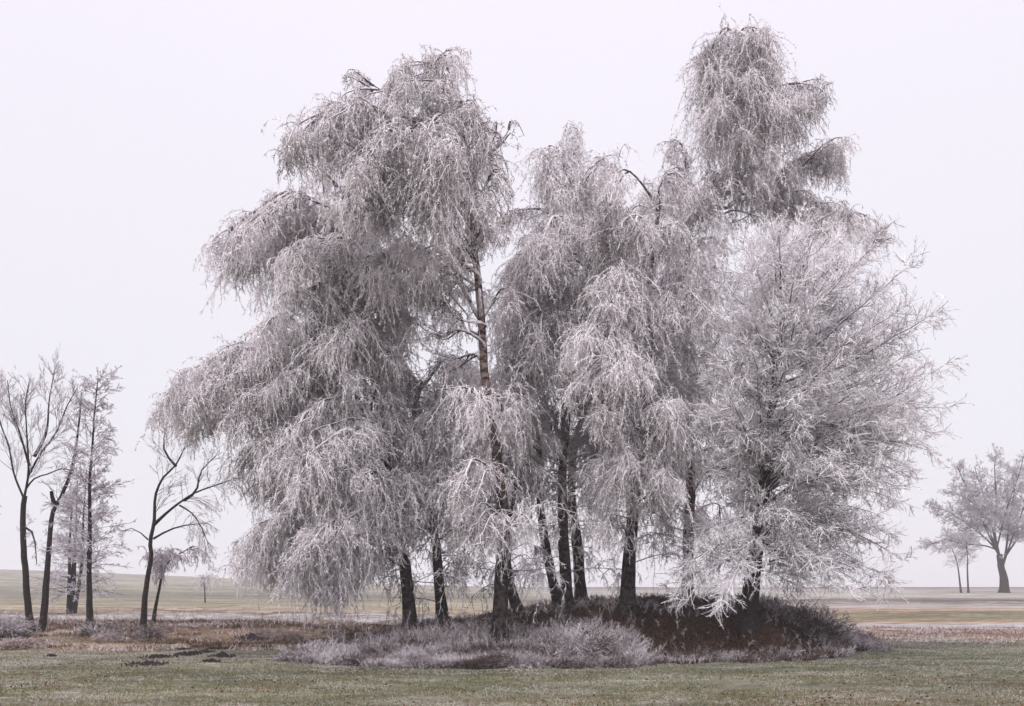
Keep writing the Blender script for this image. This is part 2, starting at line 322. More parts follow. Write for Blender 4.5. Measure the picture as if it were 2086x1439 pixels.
def drape(crown, limbs, C, hang, width, dens=1., tw=.0074, short=1.):
    """C: the curve of an arching limb; twiggy branches leave it sideways and long strands hang from those"""
    seg = np.linalg.norm(np.diff(C, axis=0), axis=1); L = seg.sum()
    n1 = max(4, int(L * 9.5 * dens))
    p, T, t, _ = sample(C[None], n1, .10, 1.)
    d = nrm(rng.normal(size=(n1, 3)) * [1, 1.1, .3]); d = d + T * U(.3, 1.1, n1)[:, None]; d[:, 2] += U(-.1, .6, n1)
    l1 = U(.25, 1.0, n1) ** 1.2 * width * .72 * (.8 + .4 * np.sin(t * 3.1)) + .12
    B1 = grow(p, d, l1, 6, -.24, .12)
    limbs.tubes(B1[:, :4], np.linspace(.012, .007, 4)[None], 3)
    crown.tubes(B1[:, 2:], np.linspace(.010, .006, 5)[None], 3)
    hk = U(.30, 1.1, n1) * (.75 + .5 * vnoise(p[:, 0] * 1.6, p[:, 2] * 1.6, 91) + .25)
    k = np.maximum(3, (l1 * 19.0 * dens ** .5).astype(int)); q, T2, t2, idx = sample(B1, k, .08, 1.)
    n2 = len(q); h = np.maximum(.10, hang * hk[idx] * U(.25, 1.05, n2))
    d2 = T2 * U(.2, 1.1, n2)[:, None] + rng.normal(size=(n2, 3)) * .5; d2[:, 2] += .02
    B2 = grow(q, d2, h, 7, -.34, .27)
    crown.tubes(B2, np.linspace(tw * .95, tw * .4, 8)[None], 3)
    k3 = np.maximum(4, (h * 34 * dens ** .3).astype(int)); r, T3, t3, _ = sample(B2, k3, .02, 1.)
    d3 = off(T3, U(.3, 1.25, len(r))); d3[:, 2] += U(-.35, .15, len(r)); d3 = nrm(d3) * (.035 + .15 * rng.beta(1.3, 2.2, len(r)) * short)[:, None]
    crown.spikes(r, d3, tw * U(.75, 1.6, len(r)))
    # tassels: bundles of long strands hanging close together from the limb itself
    m_ = int(L * .9 * dens)
    if hang > .6 and m_:
        p, T, t, _ = sample(C[None], m_, .25, 1.); k = 15; i = np.repeat(np.arange(m_), k); wd_ = U(.06, .17, m_)[i][:, None]
        d = rng.normal(size=(len(i), 3)) * [.35, .35, .2] + [0, 0, -.5]; h = (hang * U(.7, 1.35, m_))[i] * U(.35, 1., len(i))
        B3 = grow(p[i] + rng.normal(size=(len(i), 3)) * wd_, d, h, 7, -.3, .2); crown.tubes(B3, np.linspace(tw * .95, tw * .4, 8)[None], 3)
        q, T3, _, _ = sample(B3, np.maximum(4, (h * 30).astype(int)), .02, 1.); d3 = off(T3, U(.3, 1.2, len(q)))
        crown.spikes(q, nrm(d3) * (.035 + .13 * rng.beta(1.3, 2.2, len(q)))[:, None], tw * U(.7, 1.35, len(q)))

def ridge_world(pts, Ya, Yb):
    n = len(pts); return [at(x, y, Ya + (Yb - Ya) * (i / (n - 1)) ** .8) for i, (x, y) in enumerate(pts)]

def birch(label, stems, ridges, base, name='weeping_birch', mat='birch', fill=14, fillh=(.3, .95), fillw=1., dens=1., r0=.2, group='weeping birches on the mound', fillhang=1.3, fringe=9):
    """stems: list of (points, r0, r1, lean); ridges: (stem index, points, depth offset start/end, hang px, width m, density)"""
    X0, Y0 = base
    root = thing(name, (X0, Y0, float(ground(X0, Y0))), label, 'tree', group)
    tr, li, cr = MB(), MB(), MB(); curves = []
    for i, (pts, ra, rb, lean) in enumerate(stems):
        C, _ = trunk_curve(pts, Y0, lean) if i == 0 else spline(ridge_world(pts, Y0 + stems[0][3] * .5, Y0 + lean), .25)
        Cn, R = stem(tr, C, ra, rb, .5 if i == 0 else 0); curves.append(Cn)
    for (si, pts, za, zb, hpx, wd, dn) in ridges:
        W = ridge_world(pts, Y0 + za, Y0 + zb); TC = curves[si]
        # the limb leaves the stem a little below the start of the arch
        tgt = W[0].copy(); dd = np.abs(TC[:, 2] - (tgt[2] - .2 - min(1.1, .5 * abs(W[0][0] - TC[np.argmin(np.abs(TC[:, 2] - tgt[2])), 0])))); j = int(np.argmin(dd)); s0 = TC[j]
        C, L = spline([s0] + W if np.linalg.norm(s0 - W[0]) > .2 else [s0] + W[1:], .15)
        C = C + np.stack([vnoise(np.linspace(0, L * 1.3, len(C)), np.full(len(C), U(0, 99)), q) for q in range(3)], 1) * .5 * np.minimum(1, np.linspace(0, 4, len(C)))[:, None]
        ra = min(.09, .018 * L + .012)
        li.tubes(C[None], (ra + (.008 - ra) * np.linspace(0, 1, len(C)) ** .7)[None], 6)
        hg = hpx / FPX * (Y0 + zb); drape(cr, li, C[int(len(C) * .07):], hg * .85, wd * .5, dn * dens * .8)
        if dn >= .8:      # lesser limbs leaving the stem below, following the big one
            for q in range(2 if L > 2 else 1):
                k_ = U(.5, .95); z0 = s0[2] - U(.35, 1.1); s1 = TC[int(np.argmin(np.abs(TC[:, 2] - z0)))]; tt = np.linspace(0, 1, len(C))[:, None]
                C3 = s1 + (C - C[0]) * [k_, k_, k_ * U(.6, 1.)] + tt * [0, U(-.9, .9), U(-.1, .15)]
                li.tubes(C3[None], (ra * .6 + (.006 - ra * .6) * np.linspace(0, 1, len(C3)) ** .7)[None], 5)
                drape(cr, li, C3[int(len(C3) * U(.2, .45)):], hg * U(.5, .9), wd * .55, dn * dens * .8)
        for q in range(int(L * 1.5 + .8) if L > 1.0 else 0):   # forks of the limb
            u = U(.15, .85); m_ = int(u * (len(C) - 1)); rest = C[m_:] - C[m_]; k_ = U(.45, .8)
            sd = rng.choice([-1, 1]); tt = np.linspace(0, 1, len(rest))[:, None]
            C2 = C[m_] + rest * k_ + tt * np.array([U(-.25, .25), sd * U(.5, 1.2), U(-.45, .3)]) * min(1., L * (1 - u) * .8) - tt ** 2 * np.array([0, 0, U(0, .3)])
            if len(C2) > 4:
                li.tubes(C2[None], (ra * .5 + (.007 - ra * .5) * np.linspace(0, 1, len(C2)))[None], 5)
                drape(cr, li, C2[1:], hg * U(.35, 1.1), wd * .5, dn * dens * .8)
    TC = curves[0]; n = len(TC)
    for k in range(fill):
        h = fillh[0] + (fillh[1] - fillh[0]) * (k + U(0, 1)) / fill; s0 = TC[int(h * (n - 1))]
        a = U(0, 3.14) if rng.random() < .68 else U(3.14, 6.28); R_ = U(1.2, 2.4) * fillw * (1.15 - .5 * h)
        dx, dy = math.cos(a) * R_ * .62, math.sin(a) * R_ * 1.15
        pk = U(.35, .9)
        C, L = spline([s0, s0 + [dx * .35, dy * .35, pk * .8], s0 + [dx * .75, dy * .75, pk], s0 + [dx, dy, pk * .55]], .15)
        li.tubes(C[None], (.03 + (.008 - .03) * np.linspace(0, 1, len(C)))[None], 5)
        drape(cr, li, C[2:], fillhang * U(.5, .9), .7, dens * .75)
    for k in range(fringe):        # thin low twigs hanging between the stems
        s0 = TC[int(U(.12, .34) * (n - 1))]; a = U(-.6, 3.7); R_ = U(.9, 2.1); dx, dy = math.cos(a) * R_, math.sin(a) * R_
        C, L = spline([s0, s0 + [dx * .5, dy * .5, U(.0, .35)], s0 + [dx, dy, U(-.2, .2)]], .15); li.tubes(C[None], (.018 + (.006 - .018) * np.linspace(0, 1, len(C)))[None], 4)
        drape(cr, li, C[1:], U(.5, 1.2), .8, .38)
    tr.build('trunk', M[mat], root, True); li.build('branches', M['limb'], root, True); cr.build('crown', M['twig'], root)
    return root

def feet(px, py):
    return hit(px, py)

# ------------------------------------------------------------------ the birches on the mound
# A: tall birch left of the middle, bare tan stem showing high up
birch('tall weeping birch with bare tan upper stem and high rounded top, left of middle',
    [([(1019, 1306), (1022, 1180), (1026, 1090), (1014, 940), (1000, 850), (986, 740), (978, 620), (968, 520), (960, 400), (946, 310), (926, 230), (900, 140)], .18, .03, .6)],
    [(0, [(905, 175), (885, 122), (835, 135), (800, 190)], 0, -.8, 120, .9, 1.2),
     (0, [(905, 165), (920, 125), (925, 150)], 0, .6, 70, .6, 1.1),
     (0, [(925, 220), (950, 200), (962, 235)], 0, -.6, 110, .7, 1.0),
     (0, [(915, 235), (850, 190), (780, 185), (730, 185), (700, 205)], .2, .8, 70, .5, .9),
     (0, [(880, 200), (760, 185), (722, 150), (708, 165)], .4, .8, 40, .35, .8),
     (0, [(925, 250), (840, 235), (760, 240), (685, 220), (630, 250), (595, 290), (575, 330)], .2, -.8, 120, .8, 1.2),
     (0, [(900, 260), (800, 250), (700, 250), (650, 280)], .3, .6, 150, .9, 1.0),
     (0, [(935, 300), (860, 275), (780, 300), (720, 360), (690, 400)], 0, -1.6, 130, .9, 1.0),
     (0, [(945, 310), (905, 245), (870, 270), (845, 330)], -.2, -1.2, 190, .9, 1.2),
     (0, [(950, 340), (915, 300), (890, 340)], -.2, -1.5, 190, .9, 1.0),
     (0, [(952, 350), (960, 270), (978, 300)], -.1, -.8, 130, .7, 1.1),
     (0, [(958, 420), (930, 370), (900, 390)], .2, .8, 130, .8, .9),
     (0, [(968, 430), (990, 350), (1015, 362), (1035, 395)], 0, -.4, 50, .45, 1.1),
     (0, [(967, 420), (985, 335), (1015, 285), (1038, 252), (1060, 285)], 0, .4, 14, .2, .35),
     (0, [(966, 500), (1000, 440), (1010, 470)], .4, 1.2, 80, .7, .8),
     (0, [(960, 440), (900, 410), (850, 420), (820, 450)], .2, -1., 120, .8, .9),
     (0, [(975, 620), (930, 580), (890, 540), (850, 530)], .2, 1., 70, .8, .45),
     (0, [(982, 700), (930, 690), (880, 690), (840, 660)], .2, 1., 70, .8, .40),
     (0, [(980, 660), (930, 620), (880, 600)], .1, -.6, 60, .8, .40),
     (0, [(970, 560), (920, 500), (870, 490)], .3, 1.4, 80, .8, .5), (0, [(984, 680), (920, 650), (860, 590)], .4, 1.8, 70, .9, .5), (0, [(978, 640), (910, 560), (860, 560)], .2, 2.2, 80, .9, .5),
     (0, [(986, 740), (930, 720), (870, 700)], .4, 1.6, 70, .9, .5), (0, [(968, 520), (930, 470), (890, 470)], -.2, -1.0, 90, .8, .6), (0, [(980, 640), (1020, 590), (1050, 610)], .2, .8, 80, .7, .6),
     (0, [(1000, 850), (950, 800), (900, 810)], -.2, -1.2, 130, .8, .7),
     (0, [(1020, 1010), (990, 930), (950, 960), (930, 1000)], -.3, -1.6, 110, .8, .8),
     (0, [(1022, 1020), (1045, 970), (1062, 1000)], .2, .8, 80, .5, .5),
 (0, [(1020, 1060), (985, 1010), (945, 1050)], -.3, -1.4, 120, .8, .7), (0, [(1022, 1090), (1050, 1040), (1080, 1080)], -.2, -1.0, 110, .7, .7), (0, [(1000, 860), (1040, 800), (1080, 830)], .2, 1.2, 150, .9, .8)],
    feet(1019, 1308), fill=8, fillh=(.66, .93), fillw=.8)

# B: the big left birch
birch('broad weeping birch at the left end of the mound, long limbs sweeping furthest left',
    [([(838, 1283), (832, 1200), (820, 1130), (800, 1040), (790, 950), (775, 850), (760, 750), (745, 650), (730, 560), (720, 480), (722, 410)], .175, .035, .5)],
    [(0, [(722, 430), (740, 375), (770, 395), (790, 440)], 0, -.6, 150, .9, 1.1),
     (0, [(722, 440), (690, 385), (640, 345), (600, 335)], .4, 1.2, 60, .7, .9),
     (0, [(718, 450), (650, 405), (580, 400), (520, 430), (460, 475), (430, 520)], 0, -1.2, 115, .8, 1.2),
     (0, [(722, 500), (670, 450), (600, 440), (530, 470), (480, 520)], -.2, .9, 120, .9, 1.0),
     (0, [(730, 540), (680, 480), (610, 500), (560, 540)], -.4, -2., 130, .9, .9),
     (0, [(735, 560), (800, 500), (850, 530), (880, 590)], 0, -1.6, 140, 1., 1.2),
     (0, [(740, 600), (790, 560), (820, 600)], 0, 1.2, 150, 1., .9),
     (0, [(745, 620), (690, 575), (620, 600), (560, 650), (520, 690)], -.3, -2., 130, 1., 1.1),
     (0, [(750, 680), (690, 630), (620, 660), (560, 700), (505, 720)], .3, .8, 150, 1., 1.0),
     (0, [(755, 700), (690, 680), (600, 690), (500, 705), (430, 738), (365, 765), (315, 805), (296, 845)], 0, -.6, 100, .85, 1.7),
     (0, [(755, 720), (680, 700), (580, 720), (480, 750), (400, 780), (350, 825)], .3, 1.2, 120, .9, 1.5),
     (0, [(600, 700), (500, 715), (430, 750), (390, 800)], -.2, -.8, 130, .8, 1.5),
     (0, [(765, 760), (700, 720), (620, 740), (560, 780), (500, 830), (475, 870)], -.3, -1.2, 150, .95, 1.1),
     (0, [(770, 800), (700, 770), (630, 780), (560, 830)], .4, 1.6, 170, 1., 1.0),
     (0, [(775, 830), (720, 800), (650, 840), (590, 890), (530, 920)], -.4, -2.4, 120, 1., 1.0),
     (0, [(770, 790), (820, 750), (850, 790)], .2, 1.0, 150, .9, .8),
     (0, [(785, 900), (740, 860), (690, 890), (640, 950), (600, 1000)], -.3, -2.6, 150, 1., 1.2),
     (0, [(785, 920), (730, 900), (680, 930), (620, 950)], .4, 1.8, 140, 1., .8),
     (0, [(795, 980), (730, 980), (660, 1010), (590, 1050), (520, 1085), (470, 1120)], -.2, -1.2, 110, .9, 1.2),
     (0, [(800, 1010), (740, 990), (660, 1040), (590, 1090), (540, 1120)], -.2, 1., 110, .9, 1.1),
     (0, [(805, 1040), (750, 1020), (690, 1060), (640, 1100), (612, 1150)], -.3, -2.6, 120, .9, 1.2),
     (0, [(740, 1000), (690, 1040), (650, 1090), (618, 1170)], -.6, -1.8, 120, .35, 2.2),
     (0, [(700, 1010), (600, 1060), (530, 1100), (495, 1115), (484, 1140)], -.3, -1., 90, .3, 1.1),
     (0, [(795, 1000), (760, 960), (720, 1000)], -.4, -2., 160, .9, .9),
     (0, [(800, 1020), (720, 1010), (620, 1060), (540, 1110), (500, 1150)], .2, 1.4, 90, .9, 1.1),
     (0, [(805, 1050), (760, 1040), (700, 1090), (670, 1130)], -.3, -1.4, 110, .8, 1.0),
     (0, [(810, 1080), (780, 1060), (740, 1110), (730, 1140)], .2, 1., 80, .7, .9),
     (0, [(790, 950), (700, 930), (600, 960), (520, 1000)], .2, .6, 120, 1., 1.0),
     (0, [(775, 850), (690, 800), (600, 830), (540, 880), (490, 930)], 0, .6, 130, 1., 1.0),
     (0, [(742, 640), (715, 570), (670, 560), (630, 600)], -.2, -1.0, 130, 1., 1.0),
     (0, [(735, 590), (760, 540), (800, 570)], -.3, -1.2, 130, 1., 1.0),
     (0, [(752, 690), (730, 630), (690, 650), (650, 690)], -.3, -1.6, 140, 1., 1.0),
     (0, [(765, 760), (790, 690), (830, 700)], .1, .9, 150, 1., .9),
     (0, [(728, 530), (700, 470), (650, 470)], .2, 1., 140, 1., 1.0),
     (0, [(722, 450), (690, 400), (650, 410)], -.2, -.9, 110, .8, 1.0),
     (0, [(790, 950), (750, 910), (700, 950), (670, 1000)], .1, .6, 150, 1., .9),
     (0, [(812, 1080), (770, 1080), (700, 1110), (650, 1150)], -.3, -1.8, 110, .9, 1.0),
     (0, [(808, 1060), (700, 1060), (600, 1100), (540, 1140), (500, 1160)], -.4, -1.6, 90, .8, 1.0)],
    feet(838, 1284), fill=16, fillh=(.24, .95), fillw=1.35)

# C: second foot
birch('weeping birch with a slanting foot, second trunk from the left on the mound',
    [([(905, 1262), (893, 1180), (885, 1100), (870, 1010), (852, 940), (846, 850), (858, 775)], .165, .06, -.3), ([(852, 940), (880, 860), (905, 780), (900, 745)], .07, .02, -.5)],
    [(0, [(858, 780), (900, 742), (950, 755), (985, 790)], -.3, -1.6, 150, 1., 1.2),
     (0, [(855, 790), (830, 755), (790, 780), (760, 820)], -.3, -2., 150, .9, 1.2),
     (0, [(850, 890), (800, 880), (750, 920), (715, 970)], -.3, -2., 130, 1., 1.0),
     (0, [(860, 980), (825, 960), (790, 1000)], -.3, -2., 120, .9, 1.0),
     (0, [(868, 1000), (910, 940), (950, 970)], -.2, -1.2, 150, .9, .8),
     (0, [(875, 1040), (840, 1030), (805, 1060), (780, 1100)], -.3, -2.2, 60, .7, 1.1),
     (0, [(880, 1060), (920, 1025), (960, 1040)], -.3, -2.2, 110, .8, .9),
     (0, [(870, 1010), (800, 1000), (740, 1050), (710, 1090)], .2, -1., 110, .8, .9),
 (0, [(880, 1060), (930, 1060), (970, 1090)], .1, .9, 100, .8, .8), (0, [(866, 1000), (900, 900), (940, 920)], .2, 1.4, 160, 1., .9), (0, [(850, 900), (890, 840), (930, 850)], -.2, -1.6, 160, 1., 1.), (0, [(846, 860), (800, 830), (760, 860)], .2, 1.4, 160, 1., .9)],
    (float(at(905, 1263, 26.9)[0]), 26.9), fill=12, fillh=(.42, .95), fillw=1.)

# D: leaning twin behind
birch('thin birch stem leaning left behind the middle left trunk, mostly hidden by hanging twigs',
    [([(1064, 1250), (1042, 1195), (1033, 1130), (1037, 1050), (1058, 960), (1070, 890), (1068, 820)], .135, .05, .6)],
    [(0, [(1068, 900), (1030, 850), (985, 860), (940, 900)], 0, -1.4, 150, .9, .9),
     (0, [(1060, 960), (1010, 950), (960, 990)], 0, -1.4, 130, .9, .8),
     (0, [(1068, 840), (1100, 820), (1120, 860)], .3, 1., 130, .9, .6)],
    feet(1064, 1252), fill=7, fillh=(.55, .95), fillw=.9)

# E: left of the three stems in the middle
birch('curved tan birch stem, left of the three close stems in the middle',
    [([(1142, 1238), (1120, 1150), (1104, 1050), (1098, 920), (1090, 820), (1075, 750), (1060, 680)], .145, .04, -.4)],
    [(0, [(1078, 770), (1050, 735), (1010, 760), (995, 800)], -.2, -1.6, 140, 1., 1.2),
     (0, [(1092, 850), (1040, 830), (980, 850), (935, 890)], -.3, -2., 140, 1., 1.0),
     (0, [(1068, 700), (1040, 640), (1005, 640)], -.2, -1.2, 120, .9, 1.0),
     (0, [(1062, 690), (1085, 630), (1110, 660)], -.2, 1., 140, .9, .9),
     (0, [(1100, 960), (1050, 920), (990, 950), (950, 1000)], -.2, -1.6, 130, .9, .9)],
    feet(1142, 1239), fill=9, fillh=(.42, .95))

# F: the middle stem of the three
birch('thickest of the three close birch stems in the middle, broad bright crown above',
    [([(1160, 1240), (1152, 1150), (1147, 1050), (1146, 950), (1155, 850), (1160, 750), (1182, 640), (1200, 540), (1192, 460), (1170, 400), (1150, 330)], .175, .03, .4),
     ([(1200, 540), (1240, 470), (1260, 400), (1240, 350)], .07, .02, -.3)],
    [(0, [(1165, 390), (1140, 300), (1105, 295), (1090, 335)], 0, -.8, 150, .7, 1.2),
     (0, [(1160, 370), (1190, 300), (1160, 280), (1140, 285)], .2, .8, 100, .7, 1.0),
     (0, [(1175, 420), (1220, 330), (1260, 335)], 0, -.4, 100, .8, .9),
     (1, [(1250, 380), (1230, 335), (1200, 330)], 0, .8, 110, .8, .9),
     (0, [(1195, 480), (1170, 445), (1110, 455), (1060, 520), (1020, 570)], -.3, -2., 110, 1., 1.2),
     (0, [(1195, 500), (1150, 450), (1120, 480), (1100, 540)], -.4, -2.6, 150, 1., 1.1),
     (0, [(1198, 520), (1200, 460), (1240, 490), (1270, 540)], -.4, -2.2, 140, 1., 1.1),
     (0, [(1192, 470), (1100, 425), (1050, 430), (1020, 470)], .6, 1.6, 60, .8, 1.1),
     (0, [(1185, 620), (1120, 580), (1060, 600), (1020, 630)], -.3, -1.8, 140, 1., 1.1),
     (0, [(1175, 660), (1130, 620), (1090, 680)], -.4, -2.2, 150, .9, 1.0),
     (0, [(1182, 640), (1220, 590), (1270, 620)], -.2, -1., 150, 1., 1.0),
     (0, [(1162, 700), (1195, 640), (1165, 630), (1140, 660)], -.3, -1.6, 80, .8, 1.0),
     (0, [(1163, 720), (1210, 680), (1250, 720)], .2, 1., 150, .9, .7),
     (0, [(1152, 850), (1200, 830), (1260, 812), (1310, 820)], .1, .4, 80, .8, .6),
     (0, [(1148, 900), (1120, 860), (1080, 880)], .2, 1.4, 120, .8, .5),
     (0, [(1146, 990), (1100, 960), (1060, 990)], .3, 1.8, 110, .8, .5),
 (0, [(1148, 1010), (1190, 970), (1230, 1000)], -.2, -1.2, 110, .8, .7), (0, [(1150, 880), (1110, 820), (1070, 850)], .2, 1.6, 150, 1., .8), (0, [(1180, 640), (1140, 560), (1090, 560)], .4, 1.8, 150, 1., .8)],
    feet(1160, 1241), fill=12, fillh=(.3, .93), fillw=1.2, mat='birch_pale')

# G: right of the three
birch('rearmost of the three close birch stems in the middle, straight dark foot',
    [([(1187, 1226), (1178, 1130), (1166, 1030), (1168, 930), (1190, 840), (1215, 760), (1230, 680), (1235, 600)], .17, .04, .6)],
    [(0, [(1200, 820), (1240, 800), (1270, 840)], -.2, -1.4, 150, .9, .9),
     (0, [(1225, 720), (1260, 680), (1280, 720)], 0, -1., 150, .9, .9),
     (0, [(1232, 650), (1200, 600), (1170, 640)], .3, 1.2, 150, .9, .8),
     (0, [(1175, 900), (1220, 870), (1250, 920)], -.2, -1., 170, .9, .8),
     (0, [(1167, 1000), (1210, 960), (1240, 1000)], .2, 1.4, 110, .8, .5)],
    (float(at(1187, 1227, 28.9)[0]), 28.9), fill=10, fillh=(.35, .95), fillw=1.1)

# H: single stem right of the gap
birch('single dark birch trunk standing apart between the middle stems and the dark bank',
    [([(1281, 1262), (1280, 1180), (1287, 1080), (1297, 980), (1318, 820), (1328, 700), (1326, 590), (1332, 500), (1345, 410)], .195, .035, .2),
     ([(1322, 770), (1350, 700), (1385, 640), (1400, 600)], .06, .02, -.6)],
    [(0, [(1342, 430), (1300, 370), (1250, 360), (1215, 400)], 0, -1., 110, .9, 1.1),
     (0, [(1342, 420), (1370, 360), (1400, 390)], 0, -.6, 110, .8, .9),
     (0, [(1333, 500), (1280, 460), (1230, 480)], -.2, 1., 130, .9, 1.0),
     (0, [(1332, 520), (1300, 440), (1260, 460)], -.3, -1.8, 120, .9, 1.0),
     (0, [(1330, 560), (1370, 480), (1420, 500)], .2, 1.2, 120, .9, .8),
     (0, [(1326, 600), (1290, 540), (1245, 560), (1225, 610)], -.3, -2.0, 140, .9, 1.1),
     (1, [(1390, 610), (1400, 590), (1430, 620), (1445, 650)], 0, -.8, 90, .8, 1.1),
     (1, [(1375, 650), (1365, 605), (1345, 640)], 0, -1., 90, .7, 1.0),
     (0, [(1328, 700), (1270, 640), (1210, 650), (1170, 700)], -.3, -2.2, 140, 1., 1.1),
     (0, [(1326, 740), (1280, 700), (1240, 740)], -.4, -2.4, 140, .9, 1.0),
     (0, [(1318, 820), (1270, 780), (1235, 820), (1215, 860)], -.3, -2., 140, .9, 1.1),
     (0, [(1310, 880), (1350, 825), (1385, 850)], -.3, -1.8, 130, .8, 1.1),
     (0, [(1300, 950), (1340, 890), (1370, 930)], -.2, -1.4, 100, .8, 1.0),
     (0, [(1302, 930), (1265, 890), (1235, 940)], -.2, -1.8, 140, .9, 1.0),
     (0, [(1292, 1030), (1255, 980), (1230, 1010)], 0, -1.4, 90, .7, .8),
     (0, [(1320, 800), (1400, 760), (1450, 780)], .3, 1.4, 130, .9, .8),
     (0, [(1300, 960), (1380, 900), (1430, 920)], .3, 1.6, 120, .9, .6),
 (0, [(1287, 1070), (1340, 1020), (1390, 1050)], .2, 1.4, 90, .8, .6), (0, [(1284, 1100), (1250, 1060), (1220, 1080)], -.2, -1., 80, .6, .6), (0, [(1318, 820), (1350, 740), (1400, 740)], .2, 1.2, 160, 1., .9), (0, [(1326, 640), (1370, 560), (1410, 580)], .3, 1.6, 150, 1., .9)],
    feet(1281, 1262), fill=14, fillh=(.26, .93), fillw=1.1)

# I: tall right birch with the high dome
birch('tallest weeping birch, narrow high dome of hanging twigs rising above the bright larch',
    [([(1402, 1190), (1404, 1080), (1408, 950), (1400, 820), (1395, 700), (1393, 600), (1402, 500), (1412, 430), (1404, 370), (1398, 310)], .18, .035, .3),
     ([(1410, 450), (1450, 405), (1500, 380), (1525, 300), (1522, 200), (1512, 110), (1508, 75)], .12, .02, .2)],
    [(0, [(1400, 340), (1385, 285), (1352, 278), (1340, 305)], 0, .3, 60, .5, 1.1),
     (0, [(1402, 370), (1420, 320), (1440, 350)], 0, .3, 70, .6, .9),
     (0, [(1404, 390), (1370, 340), (1335, 370)], 0, -.8, 90, .8, .9),
     (0, [(1412, 430), (1360, 400), (1310, 420)], .4, 1.4, 110, .8, 1.0),
     (1, [(1510, 90), (1480, 68), (1450, 110), (1445, 180)], 0, -.4, 130, .6, 1.3),
     (1, [(1510, 85), (1540, 66), (1568, 105), (1578, 150)], 0, -.4, 130, .6, 1.3),
     (1, [(1511, 100), (1515, 62), (1525, 90)], 0, -1.1, 140, .6, 1.2),
     (1, [(1515, 150), (1475, 140), (1455, 200), (1448, 260)], -.1, -.9, 130, .6, 1.3),
     (1, [(1518, 160), (1550, 145), (1580, 200), (1595, 250)], -.1, -.9, 140, .7, 1.3),
     (1, [(1520, 190), (1515, 150), (1525, 180)], -.2, -1.5, 180, .7, 1.2),
     (1, [(1520, 220), (1570, 180), (1620, 170), (1660, 185), (1680, 215)], .1, 0, 60, .5, 1.2),
     (1, [(1522, 230), (1580, 210), (1630, 205), (1655, 225)], 0, -.8, 90, .5, 1.0),
     (1, [(1522, 260), (1490, 230), (1460, 280)], 0, .8, 110, .7, 1.1),
     (1, [(1524, 270), (1560, 240), (1585, 290)], .2, .8, 110, .7, 1.1),
     (1, [(1525, 290), (1510, 250), (1500, 300)], -.2, -1.4, 130, .7, 1.1),
     (1, [(1525, 300), (1550, 270), (1565, 310)], -.2, -1.4, 110, .7, 1.1),
     (1, [(1520, 350), (1580, 350), (1630, 330), (1665, 300), (1695, 298), (1725, 330)], .3, .2, 75, .6, 1.3),
     (1, [(1560, 360), (1640, 340), (1690, 315), (1710, 330)], .6, .8, 75, .5, 1.1),
     (1, [(1510, 375), (1600, 400), (1690, 425), (1750, 445), (1785, 480)], .6, 1.5, 80, .8, 1.2),
     (1, [(1480, 390), (1450, 350), (1430, 390)], -.2, -1., 90, .7, 1.0),
     (1, [(1490, 385), (1530, 360), (1570, 390)], .4, 1.4, 100, .9, .8),
     (0, [(1405, 500), (1440, 430), (1480, 440)], -.1, -.9, 110, .8, 1.0),
     (0, [(1398, 560), (1440, 530), (1490, 550)], .3, 1.2, 120, .9, .9),
     (0, [(1394, 620), (1360, 580), (1330, 620)], .4, 1.6, 120, .9, .6),
     (0, [(1394, 680), (1440, 640), (1480, 680)], .3, 1.2, 140, .9, .8),
     (0, [(1398, 760), (1360, 740), (1330, 780)], .3, 1.4, 140, .9, .6),
     (0, [(1402, 860), (1450, 820), (1490, 860)], .2, 1.2, 140, .9, .7),
     (0, [(1406, 960), (1440, 900), (1480, 940)], .2, 1.2, 140, .9, .6),
 (0, [(1403, 1080), (1440, 1030), (1480, 1060)], .1, .8, 90, .8, .7), (0, [(1403, 1060), (1360, 1010), (1330, 1040)], .1, .8, 100, .8, .7)],
    (float(at(1402, 1200, 28.6)[0]), 28.6), mat='birch_pale', fill=14, fillh=(.22, .85), fillw=1.25)

